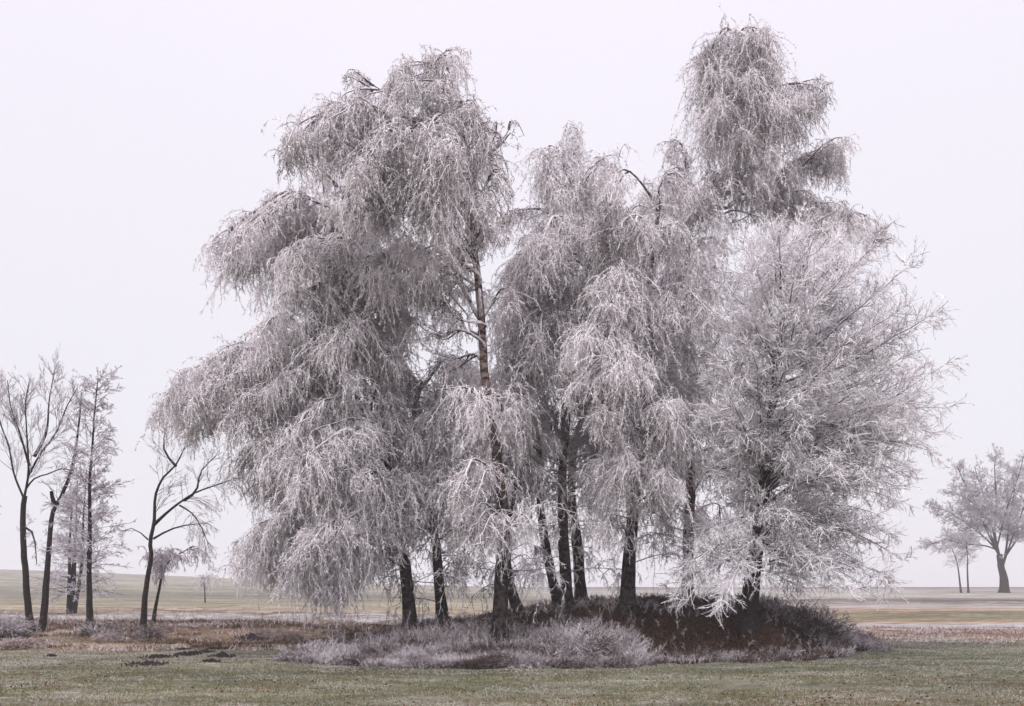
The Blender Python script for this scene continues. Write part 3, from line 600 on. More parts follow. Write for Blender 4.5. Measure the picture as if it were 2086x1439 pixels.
# ------------------------------------------------------------------ the rimed larch on the right
def larch():
    X0, Y0 = feet(1522, 1266)
    Y0 -= .3
    root = thing('larch_tree', (X0, Y0, float(ground(X0, Y0))), 'big rime covered larch with bristling outward twigs at the right end of the mound', 'tree')
    tr, li, cr = MB(), MB(), MB()
    C, _ = trunk_curve([(1520, 1268), (1538, 1160), (1552, 1050), (1562, 950), (1580, 750), (1592, 600), (1590, 520)], Y0, 0)
    Cn, R = stem(tr, C, .225, .014, .45, 14)
    c0 = at(1600, 830, Y0); n = 205; B0 = np.empty((n, 13, 3)); u = np.linspace(0, 1, 13)[:, None]; low = np.empty(n)
    for i in range(n):
        sz = 1 - 2 * ((i + .5) / n) ** 1.0; az = i * 2.399963 + U(-.15, .15); cz = math.sqrt(max(0, 1 - sz * sz)); k_ = U(.66, 1.03)
        dx, dy = math.cos(az) * cz, math.sin(az) * cz
        if sz < .25 and dy < -.4 and abs(dx) < .4 and rng.random() < .55: B0[i] = np.nan; low[i] = 0; continue
        e = c0 + np.array([dx * (345 if dx > 0 else 185), 0, sz * (430 if sz > 0 else (350 if dx > -.2 else 400))]) * (k_ / FPX * Y0) + [0, dy * 2.7 * k_, 0]
        hd = math.hypot(e[0] - c0[0], e[1] - Y0); zs = e[2] - hd * (.55 if sz > -.2 else .10) - (.5 if sz > .6 else 0); zs = np.clip(zs, Cn[0, 2] + 1.25, Cn[-1, 2] - .3)
        a = Cn[int(np.argmin(np.abs(Cn[:, 2] - zs)))]; m_ = a + (e - a) * .5 + [0, 0, hd * (.10 if sz > 0 else .30)]; m_[2] += .1
        if sz > 0: m_ = a + (e - a) * .5 + (e - a)[[0, 1, 2]] * [.12, .12, -.06]
        B0[i] = (1 - u) ** 2 * a + 2 * u * (1 - u) * m_ + u ** 2 * e; low[i] = -.05 if sz < 0 else .01
    B0 += np.cumsum(rng.normal(size=B0.shape) * .018, 1) - 0; B0[:, :, 2] = np.maximum(B0[:, :, 2], ground(B0[:, :, 0], B0[:, :, 1]) + .35)
    ok = np.isfinite(B0[:, 0, 0]); B0 = B0[ok]; low = low[ok]
    for q, (ex, ey, dz) in enumerate([(1350, 1180, -.6), (1372, 1215, -1.4), (1405, 1232, -1.2), (1450, 1238, -1.3), (1390, 1190, -1.2), (1470, 1205, -1.2), (1370, 1140, .6),
            (1610, 1185, .8), (1650, 1190, -.6), (1680, 1200, -.6), (1720, 1185, -1.6), (1765, 1190, -.3), (1800, 1195, -.8), (1835, 1192, -.2), (1690, 1150, -2.), (1760, 1140, .8), (1850, 1150, .3)]):
        e = at(ex + U(-14, 14), ey + U(-12, 8), Y0 + dz + U(-.3, .3)); hd = math.hypot(e[0] - c0[0], e[1] - Y0)
        a = Cn[int(np.argmin(np.abs(Cn[:, 2] - (e[2] + .15 + .22 * hd + U(0, .5)))))]; m_ = a + (e - a) * .55 + [0, 0, .22 * hd]
        B0 = np.concatenate([B0, ((1 - u) ** 2 * a + 2 * u * (1 - u) * m_ + u ** 2 * e)[None]]); low = np.append(low, -.05)
    B0[:, :, 2] = np.maximum(B0[:, :, 2], ground(B0[:, :, 0], B0[:, :, 1]) + .12)
    Ls = np.linalg.norm(np.diff(B0, axis=1), axis=2).sum(1); tp = low
    fac = np.linspace(1, .1, 13)[None]
    li.tubes(B0, np.clip(.011 * Ls, .008, .04)[:, None] * fac + .003, 5)
    cr.tubes(B0[:, 7:], np.linspace(.012, .008, 6)[None], 4)
    k = np.maximum(5, (Ls * 8).astype(int)); p1, T1, t1, i1 = sample(B0, k, .14, 1.)
    d1 = off(T1, U(.4, 1.0, len(p1)), .12); l1 = (1.15 - .7 * t1) * U(.25, .68, len(p1)) * np.minimum(1, Ls[i1] / 2.) + .15
    B1 = grow(p1, d1, l1, 6, np.where(rng.random(len(p1)) < .35, -.12, .02) + tp[i1] * .6, .12)
    cr.tubes(B1, np.linspace(.0115, .006, 7)[None], 3)
    k = np.maximum(3, (l1 * 15).astype(int)); p2, T2, t2, i2 = sample(B1, k, .08, 1.)
    l2 = U(.12, .42, len(p2)); B2 = grow(p2, off(T2, U(.45, .95, len(p2)), .1), l2, 3, tp[i1][i2] * .5 + .01, .12)
    cr.tubes(B2, np.linspace(.0082, .0045, 4)[None], 3)
    k = np.maximum(2, (l2 * 20).astype(int)); p3, T3, t3, _ = sample(B2, k, .1, 1.)
    cr.spikes(p3, nrm(off(T3, U(.5, 1.1, len(p3)))) * U(.04, .13, len(p3))[:, None], .0066)
    # spurs straight on the leading twigs
    p4, T4, _, _ = sample(B1, 6, .1, 1.); cr.spikes(p4, off(T4, U(.6, 1.2, len(p4))) * U(.05, .14, len(p4))[:, None], .009)
    tr.build('trunk', M['trunk_dark'], root, True); li.build('branches', M['limb'], root, True); cr.build('crown', M['larch'], root)
larch()

# ------------------------------------------------------------------ loose trees around
def bare_tree(label, name, base, stems, sprays, group=None, lv=(5, 6, 6), lens=(.9, .5, .25), ang=.55, trop=.02, tw=.010, barkm='trunk_dark', twm='twig_far', l_lo=.25, hang=0.):
    """stems: (points, r0, r1, depth end); sprays: extra counts per stem of first level branches with length factor"""
    X0, Y0 = base; root = thing(name, (X0, Y0, float(ground(X0, Y0))), label, 'tree', group)
    tr, cr = MB(), MB(); parents = []
    for i, (pts, ra, rb, ze) in enumerate(stems):
        if i == 0: C, L = trunk_curve(pts, Y0, ze)
        else: C, L = spline(ridge_world(pts, Y0, Y0 + ze), .25)
        Cn, R = stem(tr, C, ra, rb, .35 if i == 0 else 0, 8, .04); u = np.linspace(0, len(Cn) - 1, 14); j = u.astype(int); j2 = np.minimum(j + 1, len(Cn) - 1)
        parents.append(Cn[j] + (Cn[j2] - Cn[j]) * (u - j)[:, None])
    for i, (k, lo, hi, ln, a, tp) in enumerate(sprays):
        if not k: continue
        p, T, t, _ = sample(parents[i][None], k, lo, hi)
        Lf = ln * (1.15 - .6 * (t - lo) / max(hi - lo, .01)) * U(.65, 1.1, k)
        B = grow(p, off(T, a + U(-.15, .15, k)), Lf, 8, tp, .09)
        tr.tubes(B, np.clip(.008 * Lf, .006, .03)[:, None] * np.linspace(1, .3, 9)[None], 4)
        LV = B; r = tw
        for q in range(len(lv)):
            p, T, t, idx = sample(LV, lv[q], .15, 1.)
            Lq = Lf[idx] * lens[q] / (.9 if q == 0 else 1) * U(.4, 1., len(p)) * (1.1 - .5 * t); 
            LV = grow(p, off(T, U(ang * .6, ang * 1.4, len(p))), Lq, 4, tp * 1.2 - hang, .12); Lf = Lq
            cr.tubes(LV, np.linspace(r, r * .55, 5)[None], 3); r *= .8
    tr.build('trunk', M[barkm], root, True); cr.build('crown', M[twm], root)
    return root

GL = 'trees along the bank at the left'
b = feet(68, 1290)
bare_tree('bare vase shaped tree nearest the left edge, sparse twigs fanning upward', 'bare_tree', b,
    [([(66, 1290), (54, 1200), (46, 1100), (46, 1040), (50, 1010)], .11, .075, 0),
     ([(50, 1020), (28, 965), (18, 910), (0, 860), (-10, 800)], .038, .015, .8), ([(50, 1010), (58, 960), (54, 880), (52, 820), (60, 775)], .042, .012, -.4),
     ([(58, 970), (82, 925), (115, 880), (135, 830), (158, 790)], .038, .012, .3), ([(60, 950), (40, 880), (22, 830), (15, 775)], .035, .01, -.8),
     ([(54, 995), (70, 975), (100, 965), (125, 955), (150, 960)], .03, .01, -1.), ([(70, 930), (95, 880), (100, 820), (110, 760)], .045, .01, 1.2), ([(52, 1075), (66, 1085), (72, 1110), (75, 1150)], .03, .01, -.5)],
    [(5, .5, .95, .5, .9, -.02), (15, .2, 1, 1.1, .5, .04), (19, .12, 1, 1.05, .5, .05), (19, .15, 1, 1.05, .5, .05), (14, .15, 1, 1.0, .5, .05), (5, .4, 1, .5, .6, 0), (13, .2, 1, 1.2, .45, .06), (4, .3, 1, .3, .8, -.05)],
    GL, lv=(5, 4, 4), lens=(.8, .6, .5), ang=.45, tw=.0068, twm='twig_far')
b = feet(85, 1286)
bare_tree('leaning dark trunk growing close beside the vase shaped tree, broken stub half way', 'leaning_tree', b,
    [([(84, 1286), (94, 1190), (100, 1110), (108, 1045), (128, 1005), (148, 950), (158, 890), (166, 800)], .12, .02, .4), ([(112, 1030), (106, 1010), (105, 1002)], .06, .045, -.2)],
    [(34, .5, 1, .9, .75, .01), (0, 0, 1, 0, 0, 0)], GL, lv=(4, 4, 3), lens=(.7, .5, .4), ang=.6, tw=.009)
b = feet(183, 1292)
bare_tree('slim straight tree with a narrow rimed crown, third stem from the left', 'slender_tree', b,
    [([(183, 1292), (182, 1180), (184, 1060), (182, 980), (190, 880), (200, 770)], .105, .012, 0)],
    [(130, .26, 1, 1.15, 1.0, -.02)], GL, lv=(6, 5, 5), lens=(.6, .5, .4), ang=.6, tw=.011)
b = feet(292, 1296)
bare_tree('forked dark tree with one limb rising right towards the big drooping birch', 'forked_tree', b,
    [([(290, 1296), (296, 1200), (308, 1130), (306, 1105), (314, 1060), (316, 1010), (334, 970), (356, 950), (380, 900)], .11, .015, 0),
     ([(312, 1070), (345, 1040), (375, 1018), (400, 1003), (450, 985), (478, 975)], .048, .012, -.4), ([(358, 950), (335, 920), (334, 890), (340, 870)], .045, .012, .4),
     ([(312, 1098), (345, 1080), (380, 1070), (425, 1066)], .04, .01, .6), ([(375, 1020), (400, 1000), (410, 960), (440, 930)], .045, .01, .5),
     ([(302, 1100), (285, 1085), (262, 1075), (250, 1082)], .022, .008, -.3), ([(366, 1030), (390, 1045), (408, 1070), (425, 1110)], .03, .008, -.7)],
    [(12, .6, 1, 1., .6, .02), (24, .35, 1, 1.1, .8, -.10), (8, .2, 1, .8, .6, .03), (14, .3, 1, .8, .7, -.12), (10, .3, 1, .8, .6, 0), (6, .4, 1, .5, .6, 0), (14, .3, 1, .9, .6, -.14)],
    GL, lv=(4, 4, 3), lens=(.7, .5, .4), ang=.5, tw=.007)
b = hit(148, 1251)
bare_tree('small thicket of close grey stems with level frosty branches behind the slim straight tree', 'multi_stem_tree', b,
    [([(140, 1251), (141, 1180), (143, 1100), (148, 1000)], .12, .02, 0), ([(146, 1250), (152, 1170), (154, 1090), (158, 980)], .10, .02, .3), ([(153, 1249), (166, 1150), (170, 1050), (176, 960)], .10, .02, -.3), ([(148, 1250), (150, 1120), (165, 1040)], .10, .02, .5)],
    [(40, .12, 1, 1.8, 1.35, -.03)] * 4, 'frosty trees in the fields behind', lv=(7, 6, 5), lens=(.45, .45, .45), ang=.7, tw=.010)
b = hit(314, 1272)
def small_weeping(label, base, pts, ridges, r0, rt, dens=1., tw=.011, mat='trunk_dark'):
    X0, Y0 = base; root = thing('small_weeping_tree', (X0, Y0, float(ground(X0, Y0))), label, 'tree', 'frosty trees in the fields behind'); tr, li, cr = MB(), MB(), MB()
    C, _ = trunk_curve(pts, Y0); stem(tr, C, r0, rt, .2, 8)
    for rp, za, zb, hp, wd, dn in ridges:
        C, L = spline(ridge_world(rp, Y0 + za, Y0 + zb), .15); li.tubes(C[None], np.linspace(r0 * .35, .008, len(C))[None], 4); drape(cr, li, C, hp / FPX * Y0, wd, dn * dens, tw)
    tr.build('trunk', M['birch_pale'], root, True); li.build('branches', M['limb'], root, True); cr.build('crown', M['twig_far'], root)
small_weeping('small thin leaning birch with a frosty tuft of hanging twigs beside the forked tree', b,
    [(313, 1272), (316, 1245), (324, 1200), (332, 1165), (348, 1140), (372, 1125), (392, 1115)],
    [([(332, 1165), (322, 1130), (325, 1118)], 0, -.5, 50, .45, 1.3), ([(338, 1155), (335, 1125), (350, 1118)], 0, .4, 55, .5, 1.4), ([(350, 1140), (358, 1125), (365, 1130)], 0, -.4, 40, .4, 1.1),
     ([(372, 1125), (395, 1112), (410, 1120), (425, 1140)], 0, 0, 40, .35, .7), ([(380, 1120), (400, 1120), (408, 1135)], 0, .5, 45, .35, .7)], .075, .015)
b = hit(418, 1228)
small_weeping('faint little frosted tree far out in the field below the left drooping branches', b,
    [(418, 1228), (417, 1205), (415, 1185), (414, 1170)], [([(416, 1200), (408, 1176), (400, 1186)], 0, 0, 26, 1.3, .5), ([(415, 1195), (420, 1172), (430, 1184)], 0, .4, 26, 1.3, .5), ([(415, 1190), (414, 1168), (417, 1175)], 0, -.4, 22, 1.2, .45)], .05, .02, tw=.014)
# left edge: twigs reaching in
b = hit(-38, 1292)
bare_tree('tree standing at the very left edge, only its leafy rimed twigs reaching into view', 'edge_tree', b,
    [([(-60, 1292), (-62, 1150), (-55, 1000), (-50, 850)], .16, .02, 0), ([(-60, 1100), (-40, 1040), (-18, 1010), (0, 1000)], .04, .01, 0), ([(-60, 1150), (-35, 1110), (-12, 1090)], .03, .01, .3), ([(-55, 900), (-30, 820), (-5, 765)], .04, .01, 0)],
    [(20, .4, 1, 1.0, .9, 0), (12, .3, 1, .6, .8, -.05), (10, .3, 1, .55, .8, -.1), (10, .3, 1, .7, .5, .03)], GL, lv=(4, 4, 4), lens=(.6, .5, .4), tw=.012)

# right background
b = hit(2047, 1208)
def big_right():
    st = [([(2047, 1208), (2046, 1180), (2040, 1155), (2036, 1130)], .62, .34, 0)]
    for pts, r, z in [([(2042, 1160), (2050, 1120), (2056, 1060), (2066, 1000), (2062, 950)], .17, .6), ([(2036, 1135), (2026, 1080), (2030, 1020), (2026, 960), (2030, 925)], .19, 0),
                      ([(2034, 1130), (2010, 1080), (1990, 1030), (1965, 985), (1950, 950)], .15, -2.), ([(2030, 1120), (2000, 1090), (1960, 1060), (1925, 1040), (1900, 1035)], .13, 1.),
                      ([(2030, 1120), (2005, 1112), (1960, 1108), (1925, 1100), (1895, 1110)], .11, -1.5), ([(2032, 1128), (2018, 1060), (2000, 1000), (1985, 950)], .13, 2.5),
                      ([(2044, 1150), (2068, 1080), (2095, 1010), (2110, 960)], .13, -1.), ([(2050, 1130), (2085, 1085), (2120, 1070), (2150, 1090)], .15, 1.), ([(2030, 1120), (2050, 1040), (2075, 970), (2085, 930)], .12, -2.5), ([(2034, 1125), (2000, 1050), (1975, 1020), (1940, 1000)], .11, -3.)]:
        st.append((pts, r, .04, z))
    return bare_tree('big spreading frosted tree with a stout forked trunk at the right edge', 'spreading_tree', b, st,
        [(3, .7, 1, 1., 1., 0)] + [(62, .2, 1, 2.9, .75, -.01)] * 10, 'frosty trees in the fields behind', lv=(7, 6, 6), lens=(.55, .55, .5), ang=.7, tw=.026)
big_right()
for lab, px, pts, in [('thin young tree left of the stout right edge tree, leaning slightly left at the top', 1957, [(1958, 1208), (1953, 1165), (1948, 1140), (1938, 1115)]),
                      ('thin young tree between its leaning neighbour and the stout right edge tree', 1972, [(1973, 1208), (1971, 1165), (1971, 1135), (1968, 1100)])]:
    bb = hit(px, 1208)
    bare_tree(lab, 'young_tree', bb, [(pts, .13, .04, 0)], [(26, .5, 1, 1.9, .9, -.03)], 'frosty trees in the fields behind', lv=(5, 5, 3), lens=(.6, .5, .4), ang=.7, tw=.018)

# ------------------------------------------------------------------ undergrowth, grasses, bushes
def weeds(name, label, n, xr, fy, hh, mat, dens=12, kind='stuff', lean=.35, tw=.006):
    mb = MB(); X = U(xr[0], xr[1], n); Y = fy(X); ok = np.isfinite(Y); X, Y = X[ok], Y[ok]; Z = ground(X, Y) - .02; n = len(X)
    h = hh(X, Y) * U(.45, 1.1, n); d = rng.normal(size=(n, 3)) * lean; d[:, 2] = 1
    B = grow(np.stack([X, Y, Z], 1), d, h, 4, -.09, .12); mb.tubes(B, np.linspace(tw, tw * .6, 5)[None], 3)
    p, T, t, _ = sample(B, dens, .15, 1.); mb.spikes(p, off(T, U(.4, 1.2, len(p))) * (U(.04, .15, len(p)))[:, None], tw * .9)
    o = mb.build(name, M[mat]); tag(o, label, kind=kind); return o
def blades(name, label, X, Y, h, mat, wd=.006, lean=.6, kind='stuff'):
    n = len(X); Z = ground(X, Y) - .01; d = rng.normal(size=(n, 3)) * lean; d[:, 2] = 1; d = nrm(d) * h[:, None]
    r = nrm(np.stack([rng.normal(size=n), rng.normal(size=n) * .4, np.zeros(n)], 1)) * (wd * Y / 18)[:, None]
    P = np.stack([X, Y, Z], 1); mid = P + d * .55 + [0, 0, .004]; tip = P + d * [1.2, 1.2, .85]
    V = np.stack([P - r, P + r, mid + r * .7, mid - r * .7, tip], 1); b_ = (np.arange(n) * 5)[:, None]
    mb = MB(); mb.add(V.reshape(-1, 3), b_ + [0, 1, 2, 3], b_ + [3, 2, 4]); o = mb.build(name, M[mat]); tag(o, label, kind=kind); return o

fr = lambda X: np.interp(X, MX, MF) + .9 * vnoise(X * .9, X * 0, 73) + .5 * vnoise(X * 2.7, X * 0, 74)
# frosted weeds on the front slope
def fy(X): return fr(X) - .35 + .3 * vnoise(X * 3, X * 0, 71) + 4.6 * U(0, 1, len(X)) ** 1.4 * np.interp(X, [-5.6, -3.8, 2, 3.3], [.4, 1, 1, .45])
def hw(X, Y): return .14 + .34 * sst((X + 4.9) / 1.8) * np.clip(vnoise(X * 1.1, Y * 1.1, 31) + .5, .1, 1) ** 1.3 + .25 * np.exp(-((X - 1.7) ** 2 + (Y - 21.8) ** 2) / .5)
weeds('frosted_undergrowth', 'grey frosted weeds crowding the front of the mound under the birches', 8000, (-4.7, 2.9), fy, hw, 'weed', 15)
weeds('frosted_undergrowth', 'sparse frosted stalks on the crest of the mound around the stems', 1500, (-3.5, 8), lambda X: np.interp(X, MX, MT) + U(-1.2, 2.2, len(X)), lambda X, Y: .22 + 0 * X, 'weed', 12)
weeds('frosted_undergrowth', 'grey frosted brush running down the right flank of the mound', 1900, (6.6, 9.7), lambda X: U(25.0, 28.8, len(X)), lambda X, Y: .55 - .10 * (X - 6.6), 'weed', 18)
weeds('frosted_undergrowth', 'ragged frosted weeds along the front edge of the mound', 1100, (-4.5, 8.3), lambda X: fr(X) + U(-.5, .7, len(X)), lambda X, Y: .10 + .22 * np.clip(vnoise(X * 2, Y * 2, 81) + .4, 0, 1), 'weed', 12)
weeds('tall_dead_stalks', 'single tall frosted stalks standing out of the mound weeds', 330, (-5, 9), lambda X: fr(X) + .3 + U(0, 5, len(X)), lambda X, Y: np.where(X < 3, .75, .28), 'weed', 22, lean=.22, tw=.005)
weeds('tall_dead_stalks', 'thin frosted stalks standing along the left bank', 500, (-22, -5), lambda X: U(28, 36, len(X)), lambda X, Y: .55 + 0 * X, 'straw', 14, lean=.3, tw=.005)
# dead brown grass on the mound and the bank
n = 60000; X = U(-5.0, 9.0, n); Y = fr(X) - .35 + 1.1 * sst((3 - X) * .8) + .5 * vnoise(X * 1.5, X * 0, 77) + U(0, 1, n) ** 1.2 * 7
blades('dead_grass', 'dark brown dead grass covering the mound', X, Y, U(.07, .26, n) * (1 + 1.2 * vnoise(X * 1.3, Y * 1.3, 19)), 'brown', .008, 1.5)
n = 60000; X = U(-24, -3, n); Y = 26.2 + U(0, 1, n) * 9.5; keep = vnoise(X * .8, Y * 1.6, 12) > .02
X, Y = X[keep], Y[keep]; blades('bank_grass', 'brown and straw coloured grass along the low bank at the left', X, Y, U(.05, .2, len(X)) * (1 + .8 * vnoise(X * .8, Y * .8, 13)), 'bank', .007, .9)
n = 26000; X = U(-24, -3.5, n); Y = 25.2 + U(0, 1, n) * 10; keep = vnoise(X * .9, Y * 1.3, 22) > .08
X, Y = X[keep], Y[keep]; blades('straw_tufts', 'rimed straw tufts scattered along the foot of the left bank', X, Y, U(.08, .26, len(X)), 'straw', .007, .8)
n = 24000; X = U(8, 30, n); Y = 28 + U(0, 1, n) * 9; keep = vnoise(X * .5, Y * 1.0, 42) > -.05
X, Y = X[keep], Y[keep]; blades('straw_tufts', 'straw coloured grass in the strips beyond the meadow at the right', X, Y, U(.05, .16, len(X)), 'straw', .006, .8)

M['grass'] = None
def grass_mat(name, a, b_, c):
    m, n_, b0 = newmat(name, .85); A = n_.nodes.new; K = n_.links.new; g = A('ShaderNodeNewGeometry')
    n1 = A('ShaderNodeTexNoise'); n1.inputs['Scale'].default_value = .5; n1.inputs['Detail'].default_value = 6; n1.inputs['Roughness'].default_value = .8; K(g.outputs['Position'], n1.inputs[0])
    n2 = A('ShaderNodeTexNoise'); n2.inputs['Scale'].default_value = 20; n2.inputs['Detail'].default_value = 3; K(g.outputs['Position'], n2.inputs[0])
    ad = A('ShaderNodeMath'); ad.operation = 'MULTIPLY_ADD'; ad.inputs[1].default_value = .8; K(n2.outputs[0], ad.inputs[0]); K(n1.outputs[0], ad.inputs[2])
    r = A('ShaderNodeValToRGB'); K(ad.outputs[0], r.inputs[0]); e = r.color_ramp.elements; e[0].position = .62; e[0].color = (*a, 1); e[1].position = 1.25; e[1].color = (*c, 1)
    q = e.new(.90); q.color = (*b_, 1); K(r.outputs[0], b0.inputs['Base Color']); return m
M['grass'] = grass_mat('frosted_grass', (.085, .09, .04), (.19, .19, .105), (.42, .40, .34))
M['grass_brown'] = grass_mat('withered_grass', (.13, .08, .04), (.27, .19, .11), (.55, .50, .45))
n = 230000; u = U(0, 1, n); Y = 11.5 * (30 / 11.5) ** u; X = U(-.56, .56, n) * Y * 1.05
keep = (mound(X, Y) < .08) & (vnoise(X * 1.6, Y * 1.6, 51) > -.32); X, Y = X[keep], Y[keep]
blades('meadow_grass', 'short frosted green grass of the near meadow', X, Y, U(.025, .07, len(X)), 'grass', .006, .9)
n = 70000; u = U(0, 1, n); Y = 11.5 * (26 / 11.5) ** (u ** 1.5); X = U(-.56, .56, n) * Y * 1.05
keep = (mound(X, Y) < .05) & (vnoise(X * .8, Y * .8, 52) + (16 - Y) * .04 > .02); X, Y = X[keep], Y[keep]
blades('withered_grass', 'withered tan blades mixed into the near meadow', X, Y, U(.025, .07, len(X)), 'grass_brown', .006, .9)

def bush(label, px, py, n, rad, hgt, mat='weed', name='frosted_bush', dens=26, tw=.007):
    X0, Y0 = hit(px, py); z0 = float(ground(X0, Y0)); root = thing(name, (X0, Y0, z0), label, 'bush', 'frosted bushes'); mb = MB()
    a = U(0, 6.28, n); r = np.sqrt(U(0, 1, n)) * rad * .6; p = np.stack([X0 + r * np.cos(a), Y0 + r * np.sin(a), np.zeros(n)], 1); p[:, 2] = ground(p[:, 0], p[:, 1]) - .03
    d = np.stack([np.cos(a) * r / rad * 1.3, np.sin(a) * r / rad * 1.3, np.ones(n)], 1) + rng.normal(size=(n, 3)) * .2
    B = grow(p, d, hgt * U(.6, 1.15, n), 6, -.13, .1); mb.tubes(B, np.linspace(tw * 1.2, tw * .6, 7)[None], 3)
    q, T, t, _ = sample(B, 9, .2, 1.); B2 = grow(q, off(T, U(.4, .9, len(q))), U(.1, .35, len(q)) * hgt, 3, -.05, .12); mb.tubes(B2, np.linspace(tw, tw * .6, 4)[None], 3)
    q, T, t, _ = sample(B2, max(3, dens // 6), 0, 1.); mb.spikes(q, off(T, U(.4, 1.2, len(q))) * U(.03, .10, len(q))[:, None], tw)
    mb.build('twigs', M[mat], root)
bush('rounded frosted bush humped up in front of the dark bank', 1180, 1345, 130, .45, .75)
bush('low frosted bush at the left end of the mound weeds', 640, 1345, 200, .9, .42)
bush('frosted bush at the foot of the right flank, reaching furthest right', 1735, 1312, 200, .6, .4)
bush('frosted bush half way down the right flank of the mound', 1660, 1290, 260, .8, .8)
bush('dark purple brush cut by the left edge of the view', -8, 1300, 260, .7, .75)
bush('tuft of frosted twigs round the foot of the slim straight tree', 205, 1296, 90, .5, .5)
bush('frosted brush round the foot of the forked tree', 298, 1300, 120, .5, .35)

bush('pale frosted tussock on the bank just behind the largest molehill', 545, 1297, 160, .5, .22, 'straw', 'grass_tussock')
bush('pale frosted tussock at the foot of the bank right of the largest molehill', 590, 1306, 160, .6, .2, 'straw', 'grass_tussock')
bush('whitish rounded tussock in the left corner before the vase shaped tree', 38, 1322, 260, .8, .28, 'straw', 'grass_tussock')
bush('whitish tussock on the bank left of the forked tree', 228, 1304, 140, .45, .25, 'straw', 'grass_tussock')
def leaves():
    n = 5200; Y = 11.6 * (24 / 11.6) ** (U(0, 1, n) ** 1.3); X = U(-.56, .56, n) * Y; k = (vnoise(X * .5, Y * .5, 93) + U(-.25, .25, n) > .05) & (mound(X, Y) < .1); X, Y = X[k], Y[k]; n = len(X)
    P = np.stack([X, Y, ground(X, Y) + U(.015, .045, n)], 1); a = nrm(rng.normal(size=(n, 3)) * [1, 1, .45]); b_ = nrm(np.cross(a, rng.normal(size=(n, 3)) * [.5, .5, 1])); r_ = U(.014, .032, n)[:, None]
    V = np.stack([P - a * r_, P + b_ * r_ * .6 + [0, 0, .006], P + a * r_, P - b_ * r_ * .6 + [0, 0, .006]], 1); mb = MB(); mb.add(V.reshape(-1, 3), (np.arange(n) * 4)[:, None] + [0, 1, 2, 3])
    tag(mb.build('fallen_leaves', M['leaf']), 'small brown fallen leaves lying in the near meadow', kind='stuff')
M['leaf'] = frosty('brown_leaf', (.07, .035, .018), (.22, .12, .06), (.45, .40, .36), 1.7, 2.5, 3, 9, .3)
leaves()

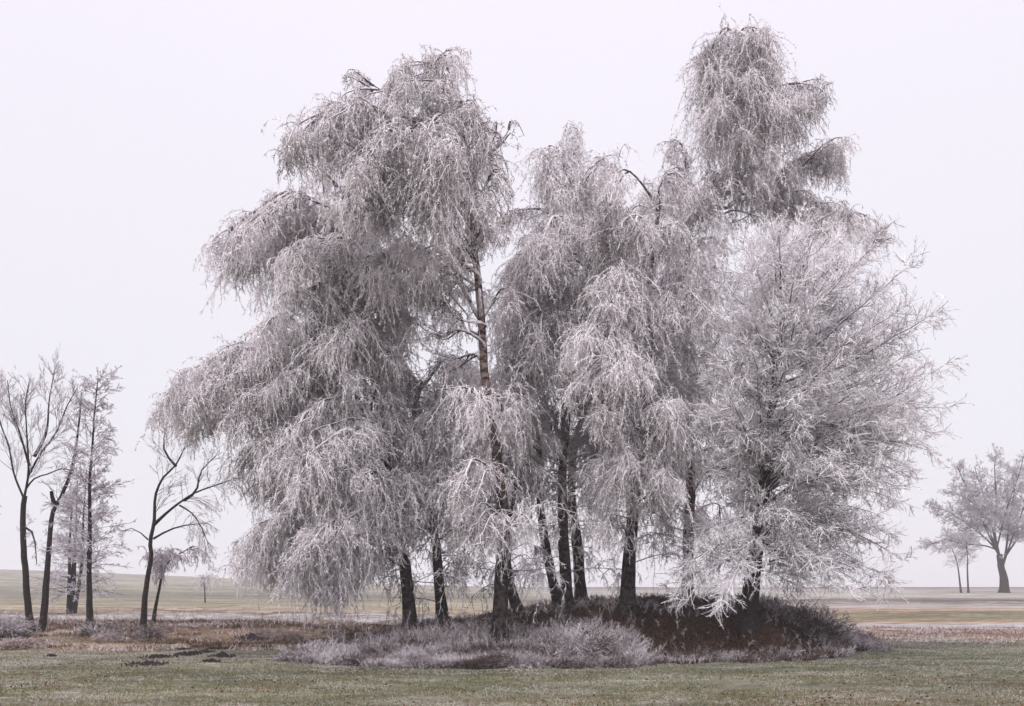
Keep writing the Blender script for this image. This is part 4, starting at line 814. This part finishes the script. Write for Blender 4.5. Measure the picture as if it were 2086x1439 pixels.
# ------------------------------------------------------------------ molehills
m, nn, bb = newmat('dark_soil', 1.0); tx = nn.nodes.new('ShaderNodeTexNoise'); tx.inputs['Scale'].default_value = 30; rr = nn.nodes.new('ShaderNodeValToRGB')
rr.color_ramp.elements[0].color = (.012, .009, .010, 1); rr.color_ramp.elements[1].color = (.05, .04, .042, 1); nn.links.new(tx.outputs[0], rr.inputs[0]); nn.links.new(rr.outputs[0], bb.inputs['Base Color']); M['soil'] = m
def molehill(px, py, wpx, hgt, label):
    X0, Y0 = hit(px, py); R = wpx / FPX * Y0 / 2; nr, na = 12, 36
    r, a = np.meshgrid(np.linspace(0, 1, nr), np.arange(na) * 2 * np.pi / na, indexing='ij'); sx, sy = R, min(R * 1.1, .35)
    ed = 1 + .28 * np.sin(a * 2 + px) + .15 * np.sin(a * 5 + py); x = X0 + r * ed * np.cos(a) * sx; y = Y0 + r * ed * np.sin(a) * sy
    hgt *= .8; z = ground(x, y) - .02 + hgt * (1 - r ** 2) * (.55 + .9 * (vnoise(x * 6, y * 6, 61) + .5)) + .09 * vnoise(x * 14, y * 14, 62) * (1 - r * r) + .05 * vnoise(x * 31, y * 31, 63) * (1 - r * r)
    i = np.arange(nr * na).reshape(nr, na); j = np.roll(i, -1, 1); mb = MB(); mb.add(np.stack([x - 0, y, z], -1).reshape(-1, 3), np.stack([i[:-1], i[1:], j[1:], j[:-1]], -1).reshape(-1, 4))
    # loose crumbs
    n = 150; aa = U(0, 6.3, n); q = .2 + 1.5 * U(0, 1, n) ** .8; P = np.stack([X0 + q * sx * np.cos(aa), Y0 + q * sy * np.sin(aa), np.zeros(n)], 1); P[:, 2] = ground(P[:, 0], P[:, 1]) + .01
    mb.spikes(P, rng.normal(size=(n, 3)) * .02 + [0, 0, .03], .02)
    o = mb.build('molehill', M['soil']); tag(o, label, 'molehill', 'dark molehills in the left of the meadow')
for a in [(298, 1354, 56, .10, 'long molehill nearest the viewer, the lowest one in the left meadow'), (322, 1341, 46, .09, 'long molehill just behind the nearest one'),
          (382, 1334, 34, .11, 'molehill at the left end of the joined middle row'), (413, 1330, 30, .10, 'molehill at the right end of the joined middle row'),
          (372, 1324, 18, .08, 'tiny molehill just behind the left end of the middle row'), (445, 1323, 32, .10, 'molehill right of and behind the middle row'),
          (452, 1338, 32, .10, 'rightmost molehill of the nearer ones, level with the row'), (404, 1319, 18, .07, 'small molehill, left one of the back pair'),
          (433, 1317, 22, .07, 'small molehill, right one of the back pair'), (512, 1302, 44, .20, 'largest darkest molehill with frosted grass behind it, close to the bank'),
          (490, 1314, 16, .06, 'small flat molehill left in front of the largest one'), (538, 1319, 20, .06, 'small flat molehill right in front of the largest one'),
          (430, 1349, 22, .05, 'faint flat molehill right of the two nearest long ones'), (106, 1338, 10, .06, 'tiny lone molehill far left in the meadow')]:
    molehill(*a)

# ------------------------------------------------------------------ the misty air
def haze():
    x0, x1, y0, y1, z0, z1 = -705, 705, -65, 705, -18.5, 26.
    v = [(x, y, z) for z in (z0, z1) for y in (y0, y1) for x in (x0, x1)]
    me = bpy.data.meshes.new('haze'); me.from_pydata(v, [], [(0, 2, 3, 1), (4, 5, 7, 6), (0, 1, 5, 4), (2, 6, 7, 3), (0, 4, 6, 2), (1, 3, 7, 5)]); me.update()
    o = bpy.data.objects.new('haze', me); scene.collection.objects.link(o); tag(o, 'thin pale winter mist over the fields', kind='stuff')
    m = bpy.data.materials.new('mist'); m.use_nodes = True; n_ = m.node_tree; n_.nodes.clear(); oo = n_.nodes.new('ShaderNodeOutputMaterial'); pv = n_.nodes.new('ShaderNodeVolumePrincipled')
    pv.inputs['Color'].default_value = (.95, .94, .97, 1); pv.inputs['Density'].default_value = .0012; pv.inputs['Anisotropy'].default_value = .0; n_.links.new(pv.outputs[0], oo.inputs['Volume']); me.materials.append(m)
haze()
